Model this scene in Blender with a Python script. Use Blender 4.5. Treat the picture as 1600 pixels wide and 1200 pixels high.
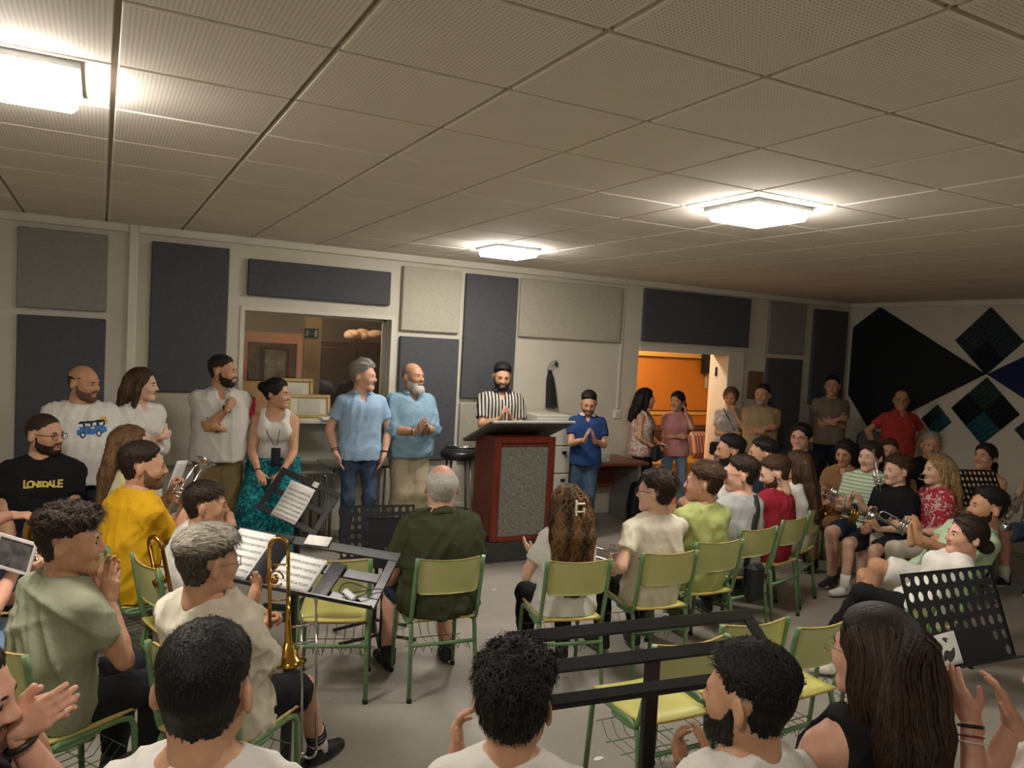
import bpy, math, random
import numpy as np
from mathutils import Vector, Matrix
from mathutils.bvhtree import BVHTree

for o in list(bpy.data.objects):
    bpy.data.objects.remove(o, do_unlink=True)
SC = bpy.context.scene
COL = SC.collection
random.seed(7)
RNG = np.random.default_rng(7)
R = math.radians

# ------------------------------------------------------------------ camera
CAM_YAW, CAM_PITCH, CAM_ROLL, FPX = .49169, -.0480, .0541, 1206.15
CAM_H = 1.94
ZC = CAM_H + .886          # ceiling height
WY = 7.6                   # back wall
WX = 9.55                  # right wall
_f = np.array([math.sin(CAM_YAW)*math.cos(CAM_PITCH), math.cos(CAM_YAW)*math.cos(CAM_PITCH), math.sin(CAM_PITCH)])
_r0 = np.array([math.cos(CAM_YAW), -math.sin(CAM_YAW), 0.]); _u0 = np.cross(_r0, _f)
_r = math.cos(CAM_ROLL)*_r0 + math.sin(CAM_ROLL)*_u0
_u = -math.sin(CAM_ROLL)*_r0 + math.cos(CAM_ROLL)*_u0
CAMP = np.array([0, 0, CAM_H])
def ray(px, py): return _f + (px-800)/FPX*_r - (py-600)/FPX*_u
def onz(px, py, z=0.): d = ray(px, py); return CAMP + d*((z-CAM_H)/d[2])
def ony(px, py, y): d = ray(px, py); return CAMP + d*(y/d[1])
def onx(px, py, x): d = ray(px, py); return CAMP + d*(x/d[0])
cd = bpy.data.cameras.new('camera'); cam = bpy.data.objects.new('camera', cd); COL.objects.link(cam)
cd.sensor_width = 36; cd.lens = FPX/1600*36; cd.clip_start = .05
cam.matrix_world = Matrix([[_r[i], _u[i], -_f[i], CAMP[i]] for i in range(3)] + [[0, 0, 0, 1]])
SC.camera = cam

# ------------------------------------------------------------------ world / exposure
w = bpy.data.worlds.new('world'); SC.world = w; w.use_nodes = True
w.node_tree.nodes['Background'].inputs[0].default_value = (.02, .025, .04, 1)
w.node_tree.nodes['Background'].inputs[1].default_value = .3
vs = SC.view_settings
vs.view_transform = 'Standard'; vs.look = 'None'; vs.gamma = 1; vs.use_curve_mapping = False
vs.exposure = 0.85
LAMP_STRENGTH = 42.0

# ------------------------------------------------------------------ materials
def lin(c):
    if isinstance(c, str):
        c = c.lstrip('#'); c = [int(c[i:i+2], 16)/255 for i in (0, 2, 4)]
    return tuple((x/12.92 if x <= .04045 else ((x+.055)/1.055)**2.4) for x in c[:3])
MATS = {}
def mat(name, col, rough=.6, metal=0., noise=0., nscale=8., bump=0., bscale=60., spec=.5, sss=0., emit=None, estr=0., stretch=None, detail=3.):
    """principled material; noise mottles the colour, bump adds fine relief"""
    if name in MATS: return MATS[name]
    m = bpy.data.materials.new(name); m.use_nodes = True; MATS[name] = m
    nt = m.node_tree; b = nt.nodes['Principled BSDF']
    L = lin(col); b.inputs['Base Color'].default_value = (*L, 1)
    b.inputs['Roughness'].default_value = rough; b.inputs['Metallic'].default_value = metal
    b.inputs['Specular IOR Level'].default_value = spec
    if sss:
        b.inputs['Subsurface Weight'].default_value = sss
        b.inputs['Subsurface Radius'].default_value = (.012, .004, .002); b.inputs['Subsurface Scale'].default_value = 1.
    if emit is not None:
        b.inputs['Emission Color'].default_value = (*lin(emit), 1); b.inputs['Emission Strength'].default_value = estr
    if noise or bump:
        tc = nt.nodes.new('ShaderNodeTexCoord'); src = tc.outputs['Object']
        if stretch:
            mp = nt.nodes.new('ShaderNodeMapping'); mp.inputs['Scale'].default_value = stretch
            nt.links.new(src, mp.inputs[0]); src = mp.outputs[0]
    if noise:
        n = nt.nodes.new('ShaderNodeTexNoise'); n.inputs['Scale'].default_value = nscale; n.inputs['Detail'].default_value = detail
        nt.links.new(src, n.inputs['Vector'])
        mx = nt.nodes.new('ShaderNodeMix'); mx.data_type = 'RGBA'
        mx.inputs[6].default_value = (*[min(1, x*(1-noise)) for x in L], 1); mx.inputs[7].default_value = (*[min(1, x*(1+noise)) for x in L], 1)
        rp = nt.nodes.new('ShaderNodeMapRange'); rp.inputs[1].default_value = .3; rp.inputs[2].default_value = .7
        nt.links.new(n.outputs[0], rp.inputs[0]); nt.links.new(rp.outputs[0], mx.inputs[0]); nt.links.new(mx.outputs[2], b.inputs['Base Color'])
    if bump:
        n2 = nt.nodes.new('ShaderNodeTexNoise'); n2.inputs['Scale'].default_value = bscale; n2.inputs['Detail'].default_value = 4
        nt.links.new(src, n2.inputs['Vector'])
        bp = nt.nodes.new('ShaderNodeBump'); bp.inputs['Strength'].default_value = bump; bp.inputs['Distance'].default_value = .01
        nt.links.new(n2.outputs[0], bp.inputs['Height']); nt.links.new(bp.outputs[0], b.inputs['Normal'])
    return m

def nmath(nt, op, a, b=None, c=None):
    n = nt.nodes.new('ShaderNodeMath'); n.operation = op
    for i, v in enumerate((a, b, c)):
        if v is None: continue
        if isinstance(v, (int, float)): n.inputs[i].default_value = v
        else: nt.links.new(v, n.inputs[i])
    return n.outputs[0]
def nmix(nt, fac, a, b):
    mx = nt.nodes.new('ShaderNodeMix'); mx.data_type = 'RGBA'
    for sock, v in ((mx.inputs[0], fac), (mx.inputs[6], a), (mx.inputs[7], b)):
        if isinstance(v, tuple): sock.default_value = (*v[:3], 1)
        elif isinstance(v, (int, float)): sock.default_value = v
        else: nt.links.new(v, sock)
    return mx.outputs[2]

# ------------------------------------------------------------------ mesh helpers
def mesh_obj(name, V, F, mats, parent=None, smooth=True, fm=None, loc=None, attrs=None, link=True):
    """V (n,3); F list of index arrays (any of (m,3),(m,4)) or list of tuples"""
    me = bpy.data.meshes.new(name)
    V = np.asarray(V, dtype=np.float32)
    if isinstance(F, np.ndarray): F = [F]
    if len(F) and isinstance(F[0], np.ndarray):
        tot = [f.shape[1] for f in F for _ in range(len(f))]
        idx = np.concatenate([f.ravel() for f in F]) if F else np.zeros(0)
    else:
        tot = [len(f) for f in F]; idx = np.array([i for f in F for i in f])
    tot = np.asarray(tot, dtype=np.int32); idx = np.asarray(idx, dtype=np.int32)
    me.vertices.add(len(V)); me.vertices.foreach_set('co', V.ravel())
    me.loops.add(len(idx)); me.loops.foreach_set('vertex_index', idx)
    me.polygons.add(len(tot)); st = np.zeros(len(tot), dtype=np.int32); st[1:] = np.cumsum(tot)[:-1]
    me.polygons.foreach_set('loop_start', st)
    if not isinstance(mats, (list, tuple)): mats = [mats]
    for m in mats: me.materials.append(m)
    if fm is not None: me.polygons.foreach_set('material_index', np.asarray(fm, dtype=np.int32))
    if smooth is not False:
        me.polygons.foreach_set('use_smooth', np.ones(len(tot), dtype=bool) if smooth is True else np.asarray(smooth, dtype=bool))
    me.update(calc_edges=True); me.validate()
    if attrs:
        for k, a in attrs.items():
            a = np.asarray(a, dtype=np.float32)
            if len(a) != len(me.vertices): continue
            if a.ndim == 1:
                at = me.attributes.new(k, 'FLOAT', 'POINT'); at.data.foreach_set('value', a)
            else:
                at = me.attributes.new(k, 'FLOAT_VECTOR', 'POINT'); at.data.foreach_set('vector', a.ravel())
    o = bpy.data.objects.new(name, me)
    if link: COL.objects.link(o)
    if parent is not None: o.parent = parent
    if loc is not None: o.location = loc
    return o

def unit(v):
    v = np.asarray(v, float); n = np.linalg.norm(v); return v/n if n > 1e-9 else v
def frame_z(z, up=(0, 0, 1)):
    """3x3 with columns x,y,z from a z direction"""
    z = unit(z); up = np.asarray(up, float)
    if abs(z @ up) > .98: up = np.array([0, 1., 0])
    x = unit(np.cross(up, z)); y = np.cross(z, x)
    return np.stack([x, y, z], 1)
def rotz(a): c, s = math.cos(a), math.sin(a); return np.array([[c, -s, 0], [s, c, 0], [0, 0, 1.]])
def rotx(a): c, s = math.cos(a), math.sin(a); return np.array([[1, 0, 0], [0, c, -s], [0, s, c]])
def roty(a): c, s = math.cos(a), math.sin(a); return np.array([[c, 0, s], [0, 1, 0], [-s, 0, c]])

class MB:
    def __init__(s): s.V = []; s.F = []; s.M = []; s.S = []; s.n = 0
    def add(s, V, F, m=0, smooth=True):
        V = np.asarray(V, float); s.V.append(V)
        for f in F: s.F.append(tuple(int(i)+s.n for i in f)); s.M.append(m); s.S.append(smooth)
        s.n += len(V); return s
    def box(s, c, size, rot=None, m=0, bev=0.):
        c = np.asarray(c, float); h = np.asarray(size, float)/2
        if bev:
            b = min(bev, h.min()*.9); P = []
            # chamfered box: 24 verts
            V = []; idx = {}
            for sx in (-1, 1):
                for sy in (-1, 1):
                    for sz in (-1, 1):
                        for ax in range(3):
                            p = np.array([sx, sy, sz])*(h-b); p[ax] = (sx, sy, sz)[ax]*h[ax]
                            idx[(sx, sy, sz, ax)] = len(V); V.append(p)
            F = []
            for ax in range(3):
                o1, o2 = (ax+1) % 3, (ax+2) % 3
                for sg in (-1, 1):
                    q = []
                    for a, b2 in ((-1, -1), (1, -1), (1, 1), (-1, 1)):
                        k = [0, 0, 0]; k[ax] = sg; k[o1] = a; k[o2] = b2; q.append(idx[(*k, ax)])
                    F.append(q if sg > 0 else q[::-1])
                for a in (-1, 1):
                    for b2 in (-1, 1):
                        # edge along ax at o1=a,o2=b2
                        k0 = [0, 0, 0]; k1 = [0, 0, 0]; k0[ax] = -1; k1[ax] = 1
                        for k in (k0, k1): k[o1] = a; k[o2] = b2
                        q = [idx[(*k0, o1)], idx[(*k1, o1)], idx[(*k1, o2)], idx[(*k0, o2)]]
                        F.append(q if a*b2 < 0 else q[::-1])
            for sx in (-1, 1):
                for sy in (-1, 1):
                    for sz in (-1, 1):
                        q = [idx[(sx, sy, sz, a)] for a in range(3)]; F.append(q if sx*sy*sz > 0 else q[::-1])
            V = np.array(V)
        else:
            V = np.array([[x, y, z] for x in (-1, 1) for y in (-1, 1) for z in (-1, 1)])*h
            F = [(0, 1, 3, 2), (4, 6, 7, 5), (0, 4, 5, 1), (2, 3, 7, 6), (0, 2, 6, 4), (1, 5, 7, 3)]
        if rot is not None: V = V @ np.asarray(rot).T
        return s.add(V+c, F, m, False)
    def tube(s, pts, r, n=8, m=0, closed=False, cap=True, flat=None):
        P = np.asarray(pts, float); k = len(P)
        rr = np.full(k, r) if np.isscalar(r) else np.asarray(r, float)
        T = np.zeros_like(P)
        for i in range(k):
            a = P[(i-1) % k] if (closed or i > 0) else P[i]; b = P[(i+1) % k] if (closed or i < k-1) else P[i]
            T[i] = unit(b-a)
        fr = frame_z(T[0]); x = fr[:, 0]; V = []
        ang = np.arange(n)*2*math.pi/n
        for i in range(k):
            x = unit(x-(x@T[i])*T[i]); y = np.cross(T[i], x)
            e = 1. if flat is None else flat
            V.append(P[i]+rr[i]*(np.cos(ang)[:, None]*x+e*np.sin(ang)[:, None]*y))
        V = np.concatenate(V); F = []
        for i in range(k if closed else k-1):
            a, b = i*n, ((i+1) % k)*n
            for j in range(n): F.append((a+j, a+(j+1) % n, b+(j+1) % n, b+j))
        s.add(V, F, m, True)
        if cap and not closed:
            o = s.n-len(V)
            s.F.append(tuple(o+j for j in range(n))[::-1]); s.M.append(m); s.S.append(False)
            s.F.append(tuple(o+(k-1)*n+j for j in range(n))); s.M.append(m); s.S.append(False)
        return s
    def lathe(s, prof, n=20, c=(0, 0, 0), axis=(0, 0, 1), m=0, smooth=True):
        """prof: [(radius, height)...]"""
        A = frame_z(axis); c = np.asarray(c, float); V = []; F = []
        ang = np.arange(n)*2*math.pi/n
        for (rad, h) in prof:
            V.append(c+rad*(np.cos(ang)[:, None]*A[:, 0]+np.sin(ang)[:, None]*A[:, 1])+h*A[:, 2])
        for i in range(len(prof)-1):
            for j in range(n): F.append((i*n+j, i*n+(j+1) % n, (i+1)*n+(j+1) % n, (i+1)*n+j))
        F.append(tuple(range(n))[::-1]); F.append(tuple((len(prof)-1)*n+j for j in range(n)))
        return s.add(np.concatenate(V), F, m, smooth)
    def prism(s, poly, t, M=None, c=(0, 0, 0), m=0):
        """poly in local xy, extruded z 0..t; M 3x3 columns"""
        P = np.asarray(poly, float); k = len(P)
        V = np.concatenate([np.c_[P, np.zeros(k)], np.c_[P, np.full(k, t)]])
        F = [tuple(range(k))[::-1], tuple(range(k, 2*k))]+[(i, (i+1) % k, k+(i+1) % k, k+i) for i in range(k)]
        if M is not None: V = V @ np.asarray(M).T
        return s.add(V+np.asarray(c, float), F, m, False)
    def ball(s, c, r, n=10, m=0, rot=None):
        r = np.full(3, r) if np.isscalar(r) else np.asarray(r, float)
        V = []; F = []; k = n//2+1
        for i in range(1, k):
            t = math.pi*i/k
            for j in range(n): p = 2*math.pi*j/n; V.append((math.sin(t)*math.cos(p), math.sin(t)*math.sin(p), math.cos(t)))
        V += [(0, 0, 1), (0, 0, -1)]; a, b = len(V)-2, len(V)-1
        for i in range(k-2):
            for j in range(n): F.append((i*n+j, (i+1)*n+j, (i+1)*n+(j+1) % n, i*n+(j+1) % n))
        for j in range(n): F.append((a, j, (j+1) % n)); F.append((b, (k-2)*n+(j+1) % n, (k-2)*n+j))
        V = np.array(V)*r
        if rot is not None: V = V @ np.asarray(rot).T
        return s.add(V+np.asarray(c, float), F, m, True)
    def xf(s, M=None, t=(0, 0, 0)):
        s.V = [(v if M is None else v @ np.asarray(M).T)+np.asarray(t, float) for v in s.V]; return s
    def build(s, name, mats, parent=None, loc=None):
        return mesh_obj(name, np.concatenate(s.V), s.F, mats, parent, s.S, s.M, loc)

def tag(o, label=None, cat=None, group=None, kind=None):
    if label: o['label'] = label
    if cat: o['category'] = cat
    if group: o['group'] = group
    if kind: o['kind'] = kind
    return o
def empty(name, loc=(0, 0, 0), rz=0., label=None, cat=None, group=None):
    o = bpy.data.objects.new(name, None); COL.objects.link(o); o.location = loc; o.rotation_euler = (0, 0, rz)
    o.empty_display_size = .1
    return tag(o, label, cat, group)
def copy_tree(o, parent=None):
    c = o.copy(); COL.objects.link(c); c.parent = parent
    for ch in list(o.children): copy_tree(ch, c)
    return c
def arc(c, r, a0, a1, n, ax=(1, 0, 0), ay=(0, 0, 1)):
    c = np.asarray(c, float); ax = np.asarray(ax, float); ay = np.asarray(ay, float)
    return [c+r*(math.cos(t)*ax+math.sin(t)*ay) for t in np.linspace(a0, a1, n)]
def smooth_path(pts, n=6):
    P = [np.asarray(p, float) for p in pts]; out = []
    Q = [2*P[0]-P[1]]+P+[2*P[-1]-P[-2]]
    for i in range(1, len(Q)-2):
        for t in np.linspace(0, 1, n, endpoint=False):
            a, b, c, d = Q[i-1], Q[i], Q[i+1], Q[i+2]
            out.append(.5*(2*b+(c-a)*t+(2*a-5*b+4*c-d)*t*t+(3*b-a-3*c+d)*t**3))
    out.append(P[-1]); return out
# ================================================================== the room
M_WALL = mat('wall_paint', '#cfcaba', .75, noise=.05, nscale=2.5, bump=.08, bscale=120)
M_TRIM = mat('trim_paint', '#d6d1c3', .6, noise=.04, nscale=4)
M_BASE = mat('base_paint', '#c9c4b4', .6, noise=.06, nscale=5)
M_DARKP = mat('dark_fabric', '#55575c', .95, noise=.08, nscale=30, bump=.25, bscale=600, spec=.15)
M_LIGHTP = mat('beige_fabric', '#b4b09f', .95, noise=.06, nscale=30, bump=.25, bscale=600, spec=.15)
M_GREYP = mat('grey_fabric', '#8e8d88', .95, noise=.06, nscale=30, bump=.25, bscale=600, spec=.15)
M_BLACKP = mat('black_fabric', '#26292c', .97, noise=.1, nscale=25, bump=.25, bscale=500, spec=.1)
M_SLATE = mat('slate_foam', '#3a4448', .97, noise=.1, nscale=25, bump=.3, bscale=400, spec=.1)
M_TEAL = mat('teal_foam', '#2f5763', .97, noise=.1, nscale=25, bump=.3, bscale=400, spec=.1)
M_GREENF = mat('green_foam', '#36483f', .97, noise=.1, nscale=25, bump=.3, bscale=400, spec=.1)
M_NAVY = mat('navy_fabric', '#252c52', .97, noise=.1, nscale=25, bump=.25, bscale=500, spec=.1)

# floor: worn grey concrete with blotches
def floor_mat():
    m = mat('concrete_floor', '#9a958b', .55)
    nt = m.node_tree; b = nt.nodes['Principled BSDF']
    tc = nt.nodes.new('ShaderNodeTexCoord')
    def noise(sc, det, dist=0.):
        n = nt.nodes.new('ShaderNodeTexNoise'); n.inputs['Scale'].default_value = sc; n.inputs['Detail'].default_value = det
        n.inputs['Distortion'].default_value = dist; nt.links.new(tc.outputs['Object'], n.inputs['Vector']); return n.outputs[0]
    a = nmix(nt, noise(1.3, 6, .8), lin('#7d786f'), lin('#b3ada1'))
    c = nmix(nt, nmath(nt, 'MULTIPLY', noise(14, 6), .6), a, lin('#8b867c'))
    sp = nmath(nt, 'GREATER_THAN', noise(70, 2), .70)
    d = nmix(nt, nmath(nt, 'MULTIPLY', sp, .35), c, lin('#c9c4b8'))
    nt.links.new(d, b.inputs['Base Color'])
    nt.links.new(nmath(nt, 'MULTIPLY_ADD', noise(5, 4), .3, .38), b.inputs['Roughness'])
    bp = nt.nodes.new('ShaderNodeBump'); bp.inputs['Strength'].default_value = .12; bp.inputs['Distance'].default_value = .01
    nt.links.new(noise(40, 6), bp.inputs['Height']); nt.links.new(bp.outputs[0], b.inputs['Normal'])
    return m
XL, YF = -2.6, -2.6
tag(MB().box(((XL+WX)/2, (YF+WY)/2, -.05), (WX-XL+.4, WY-YF+.4, .1)).build('floor', floor_mat()), kind='structure')

# back wall with a window and a doorway
WIN = (1.19, 2.63, 1.14, 2.15); DOOR = (5.80, 7.52, 0., 2.04); WT = .26
b = MB()
def wbox(x0, x1, z0, z1): b.box(((x0+x1)/2, WY+WT/2, (z0+z1)/2), (x1-x0, WT, z1-z0))
wbox(XL-.2, WIN[0], 0, ZC); wbox(WIN[0], WIN[1], 0, WIN[2]); wbox(WIN[0], WIN[1], WIN[3], ZC)
wbox(WIN[1], DOOR[0], 0, ZC); wbox(DOOR[0], DOOR[1], DOOR[3], ZC); wbox(DOOR[1], WX+.2, 0, ZC)
tag(b.build('wall_back', M_WALL), kind='structure')
tag(MB().box((WX+.1, (YF+WY)/2, ZC/2), (.2, WY-YF, ZC)).build('wall_right', M_WALL), kind='structure')
tag(MB().box((XL-.1, (YF+WY)/2, ZC/2), (.2, WY-YF, ZC)).build('wall_left', M_WALL), kind='structure')
tag(MB().box(((XL+WX)/2, YF-.1, ZC/2), (WX-XL+.4, .2, ZC)).build('wall_front', M_WALL), kind='structure')
b = MB()
for x0, x1 in ((XL, .2), (.275, 5.53), (5.545, WX)):
    b.box(((x0+x1)/2, WY-.025, ZC-.035), (x1-x0, .05, .07), bev=.006)
tag(b.build('trim_1', M_TRIM), kind='structure')
tag(MB().box((WX-.025, (YF+WY)/2-.03, ZC-.035), (.05, WY-YF-.06, .07), bev=.006).build('trim_2', M_TRIM), kind='structure')
tag(MB().box((.237, WY-.03, ZC/2), (.075, .06, ZC-.002), bev=.008).build('trim_3', M_TRIM), kind='structure')
b = MB()
for x0, x1 in ((XL, DOOR[0]-.1), (DOOR[1]+.05, WX)): b.box(((x0+x1)/2, WY-.012, .11), (x1-x0, .024, .22), bev=.006)
tag(b.build('baseboard_back', M_BASE), kind='structure')
tag(MB().box((WX-.012, (YF+WY)/2-.03, .06), (.024, WY-YF-.1, .12), bev=.006).build('baseboard_right', M_BASE), kind='structure')

# ---- ceiling: grid of perforated tiles in a recessed T-bar grid
def tile_mat():
    m = mat('perforated_tile', '#cbbfb0', .85, spec=.2)
    nt = m.node_tree; bs = nt.nodes['Principled BSDF']
    tc = nt.nodes.new('ShaderNodeTexCoord'); sp = nt.nodes.new('ShaderNodeSeparateXYZ'); nt.links.new(tc.outputs['Object'], sp.inputs[0])
    def cell(s):
        fr = nmath(nt, 'FRACT', nmath(nt, 'MULTIPLY', s, 1/.0145)); d = nmath(nt, 'SUBTRACT', fr, .5); return nmath(nt, 'MULTIPLY', d, d)
    rr = nmath(nt, 'ADD', cell(sp.outputs[0]), cell(sp.outputs[1]))
    hole = nmath(nt, 'LESS_THAN', rr, .068)
    edge = nmath(nt, 'LESS_THAN', nmath(nt, 'MAXIMUM', nmath(nt, 'ABSOLUTE', sp.outputs[0]), nmath(nt, 'ABSOLUTE', sp.outputs[1])), .272)
    n = nt.nodes.new('ShaderNodeTexNoise'); n.inputs['Scale'].default_value = 3; nt.links.new(tc.outputs['Object'], n.inputs['Vector'])
    base = nmix(nt, n.outputs[0], lin('#ece2d4'), lin('#f6eee2'))
    nt.links.new(nmix(nt, nmath(nt, 'MULTIPLY', nmath(nt, 'MULTIPLY', hole, edge), .42), base, lin('#6b6157')), bs.inputs['Base Color'])
    return m
M_TBAR = mat('tbar', '#b5a998', .5)
M_TILE = tile_mat()
ceil = tag(MB().box(((XL+WX)/2, (YF+WY)/2, ZC+.07), (WX-XL+.4, WY-YF+.4, .1), m=0).build('ceiling', [M_TBAR]), kind='structure')
GX, GY = -.579, 1.827
tm = MB().box((0, 0, 0), (.582, .582, .02), bev=.004).build('ceiling_tile', M_TILE); tm.parent = ceil
cells = []
for j in range(-8, 10):
    for i in range(-4, 18):
        cx, cy = GX+.6*i+.3, GY+.6*j+.3
        if cx < XL+.05 or cx > WX-.05 or cy > WY-.05 or cy < YF+.05: continue
        d = np.array([cx, cy, ZC])-CAMP; cells.append((math.acos((d @ _f)/np.linalg.norm(d)), cx, cy))
cells.sort()
for k, (_, cx, cy) in enumerate(cells[:298]):
    t = tm if k == 0 else tm.copy()
    if k: COL.objects.link(t); t.parent = ceil
    t.location = (cx, cy, ZC+.01)
b = MB()
for _, cx, cy in cells[298:]: b.box((cx, cy, ZC+.01), (.582, .582, .02), bev=.004)
if b.n: tag(b.build('ceiling_tiles_behind', M_TILE, ceil), kind='stuff')

# ---- square surface lamps
M_DIFF = mat('lamp_diffuser', '#ffffff', .4, emit='#fff8ee', estr=LAMP_STRENGTH)
M_LFRAME = mat('lamp_frame', '#d9dde0', .4)
M_DIFF2 = mat('lamp_diffuser_dimmed', '#ffffff', .4, emit='#fff8ee', estr=LAMP_STRENGTH*.5)
def lamp(x, y, label, s=.42, dm=None):
    r = empty('ceiling_lamp', (x, y, ZC), 0, label, 'ceiling lamp', 'square ceiling lamps')
    b = MB()
    for sx in (-1, 1):
        b.box((sx*(s/2), 0, -.012), (.014, s+.014, .024)); b.box((0, sx*(s/2), -.012), (s-.014, .014, .024))
    b.build('lamp_frame', M_LFRAME, r)
    MB().box((0, 0, -.045), (s-.016, s-.016, .068), bev=.02).build('diffuser', dm or M_DIFF, r)
lamp(-.31, 3.30, 'large square lit ceiling lamp at the left edge above the standing row', .44)
lamp(3.22, 6.22, 'small distant lit ceiling lamp near the back wall above the lectern')
lamp(3.36, 3.36, 'bright square ceiling lamp above the seated rows on the right')
lamp(-.31, .45, 'square ceiling lamp overhead to the left of the photographer', dm=M_DIFF2)
lamp(3.36, .45, 'square ceiling lamp over the front rows, beyond the right edge', dm=M_DIFF2)

# ---- acoustic wall panels (each lifts off)
def panel(x0, x1, z0, z1, m, label, t=.05):
    o = MB().box((0, 0, (z1-z0)/2), (x1-x0, t, z1-z0), bev=.008).build('acoustic_panel', m)
    o.location = ((x0+x1)/2, WY-t/2-.001, z0); tag(o, label, 'wall panel', 'fabric acoustic panels on the back wall')
panel(-.62, .04, 2.05, 2.71, M_GREYP, 'grey square acoustic panel high in the far left corner of the back wall')
panel(-.61, .04, .70, 1.99, M_DARKP, 'dark tall acoustic panel behind the man in the van T-shirt')
panel(.38, 1.03, 1.37, 2.70, M_DARKP, 'dark tall acoustic panel left of the window, behind the man in striped polo')
panel(.38, 1.03, .70, 1.32, M_LIGHTP, 'beige low acoustic panel behind the woman in white blouse')
panel(1.20, 2.59, 2.29, 2.63, M_DARKP, 'long dark horizontal acoustic panel above the window')
panel(2.72, 3.37, 2.05, 2.71, M_LIGHTP, 'light beige square acoustic panel right of the window, near the ceiling')
panel(2.72, 3.38, .70, 1.99, M_DARKP, 'dark acoustic panel directly behind the bearded man in blue shirt')
panel(3.43, 4.06, 1.36, 2.70, M_DARKP, 'tall dark acoustic panel behind the man in black and white stripes')
panel(3.43, 4.06, .70, 1.31, M_LIGHTP, 'pale low acoustic panel behind the bar stool')
panel(4.10, 5.47, 2.06, 2.71, M_LIGHTP, 'wide beige acoustic panel above the filing cabinet')
panel(5.81, 7.56, 2.10, 2.74, M_DARKP, 'wide dark acoustic panel above the doorway')
panel(7.91, 8.60, 2.05, 2.74, M_GREYP, 'grey square acoustic panel high on the wall right of the doorway')
panel(7.93, 8.60, .70, 1.98, M_DARKP, 'dark acoustic panel beside the cork board')
panel(8.78, 9.46, 1.36, 2.70, M_DARKP, 'dark tall acoustic panel next to the right corner')
panel(8.78, 9.46, .70, 1.31, M_GREYP, 'low grey acoustic panel next to the right corner')
o = MB().box((0, 0, .185), (.28, .02, .37), bev=.004).build('cork_board', mat('cork', '#7d5a41', .95, noise=.25, nscale=90, bump=.3, bscale=200))
o.location = (7.76, WY-.012, 1.42); tag(o, 'small brown cork board beside the doorway', 'cork board')

# right wall shapes, given as (y, z)
MR = np.array([[0, 0, -1], [1, 0, 0], [0, 1, 0.]])     # local x->+y, y->+z, z->-x
def rpoly(name, pts, m, t, label, cat='wall panel'):
    P = np.array(pts, float); c = P.mean(0)
    o = MB().prism(P-c, t, MR).build(name, m); o.location = (WX-.001, c[0], c[1]); return tag(o, label, cat)
rpoly('acoustic_panel', [(7.50, 2.48), (7.50, 1.52), (7.10, 1.04), (5.60, 1.92), (7.10, 2.76)][::-1], M_BLACKP, .05, 'huge black five-sided acoustic panel on the right wall')
rpoly('acoustic_panel', [(5.56, 1.92), (4.05, 2.76), (3.65, 2.48), (3.65, 1.52), (4.05, 1.06)], M_NAVY, .05, 'navy blue angular acoustic panel at the right edge of the photo')
def diamond(cy, cz, hd, cols, label):
    r = empty('foam_diamond', (WX-.001, cy, cz), 0, label, 'foam panel', 'foam diamonds on the right wall')
    h = hd/2
    for (dy, dz), m in zip(((0, h), (h, 0), (-h, 0), (0, -h)), cols):
        g = hd/2-.003; b = MB()
        # wedge-ribbed foam square standing on its corner
        b.prism([(dy, dz+g), (dy-g, dz), (dy, dz-g), (dy+g, dz)], .035, MR)
        for k in range(5):
            u = (k-2)/5*g*1.0
            p0 = np.array([dy+u-g/2+.01, dz+u+g/2-.01]); p1 = np.array([dy+u+g/2-.01, dz+u-g/2+.01])
            b.tube([(-.035, *p0), (-.035, *p1)], g*.11, 4)
        b.build('foam_tile', m, r)
diamond(5.59, 2.325, .41, (M_SLATE, M_SLATE, M_SLATE, M_BLACKP), 'slate grey foam diamond high on the right wall')
diamond(5.57, 1.47, .41, (M_GREENF, M_BLACKP, M_BLACKP, M_TEAL), 'checkered black, green and teal foam diamond low on the right wall')
diamond(6.17, 1.29, .20, (M_SLATE, M_BLACKP, M_TEAL, M_TEAL), 'small teal foam diamond beside the man in the red polo')
diamond(5.00, 1.29, .20, (M_BLACKP, M_SLATE, M_BLACKP, M_SLATE), 'small black foam diamond at the right edge of the photo')

# ---- window to the storage room
M_GLASS = bpy.data.materials.new('pane_glass'); M_GLASS.use_nodes = True
nt = M_GLASS.node_tree; nt.nodes.clear()
go = nt.nodes.new('ShaderNodeOutputMaterial'); gm = nt.nodes.new('ShaderNodeMixShader'); gt = nt.nodes.new('ShaderNodeBsdfTransparent'); gg = nt.nodes.new('ShaderNodeBsdfGlossy'); gf = nt.nodes.new('ShaderNodeFresnel')
gg.inputs['Roughness'].default_value = .01; gf.inputs[0].default_value = 1.6; gt.inputs[0].default_value = (.85, .87, .86, 1)
nt.links.new(nmath(nt, 'MULTIPLY', gf.outputs[0], 1.6), gm.inputs[0]); nt.links.new(gt.outputs[0], gm.inputs[1]); nt.links.new(gg.outputs[0], gm.inputs[2]); nt.links.new(gm.outputs[0], go.inputs[0])
wroot = empty('window_1', ((WIN[0]+WIN[1])/2, WY+.2, WIN[2])); wroot['kind'] = 'structure'
ww, wh = WIN[1]-WIN[0], WIN[3]-WIN[2]
b = MB()
for sx in (-1, 1): b.box((sx*(ww/2-.012), 0, wh/2), (.024, .06, wh))
b.box((0, 0, .012), (ww, .06, .024)); b.box((0, 0, wh-.012), (ww, .06, .024))
b.build('window_frame', M_TRIM, wroot)
MB().box((0, 0, wh/2), (ww-.04, .006, wh-.04)).build('pane', M_GLASS, wroot)
MB().box((0, -.28, -.02), (ww+.1, .32, .035), bev=.006).build('window_sill', M_TRIM, wroot)
b = MB()
for sx in (-1, 1): b.box((sx*(ww/2+.02), -.205, wh/2), (.04, .012, wh+.08))
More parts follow.
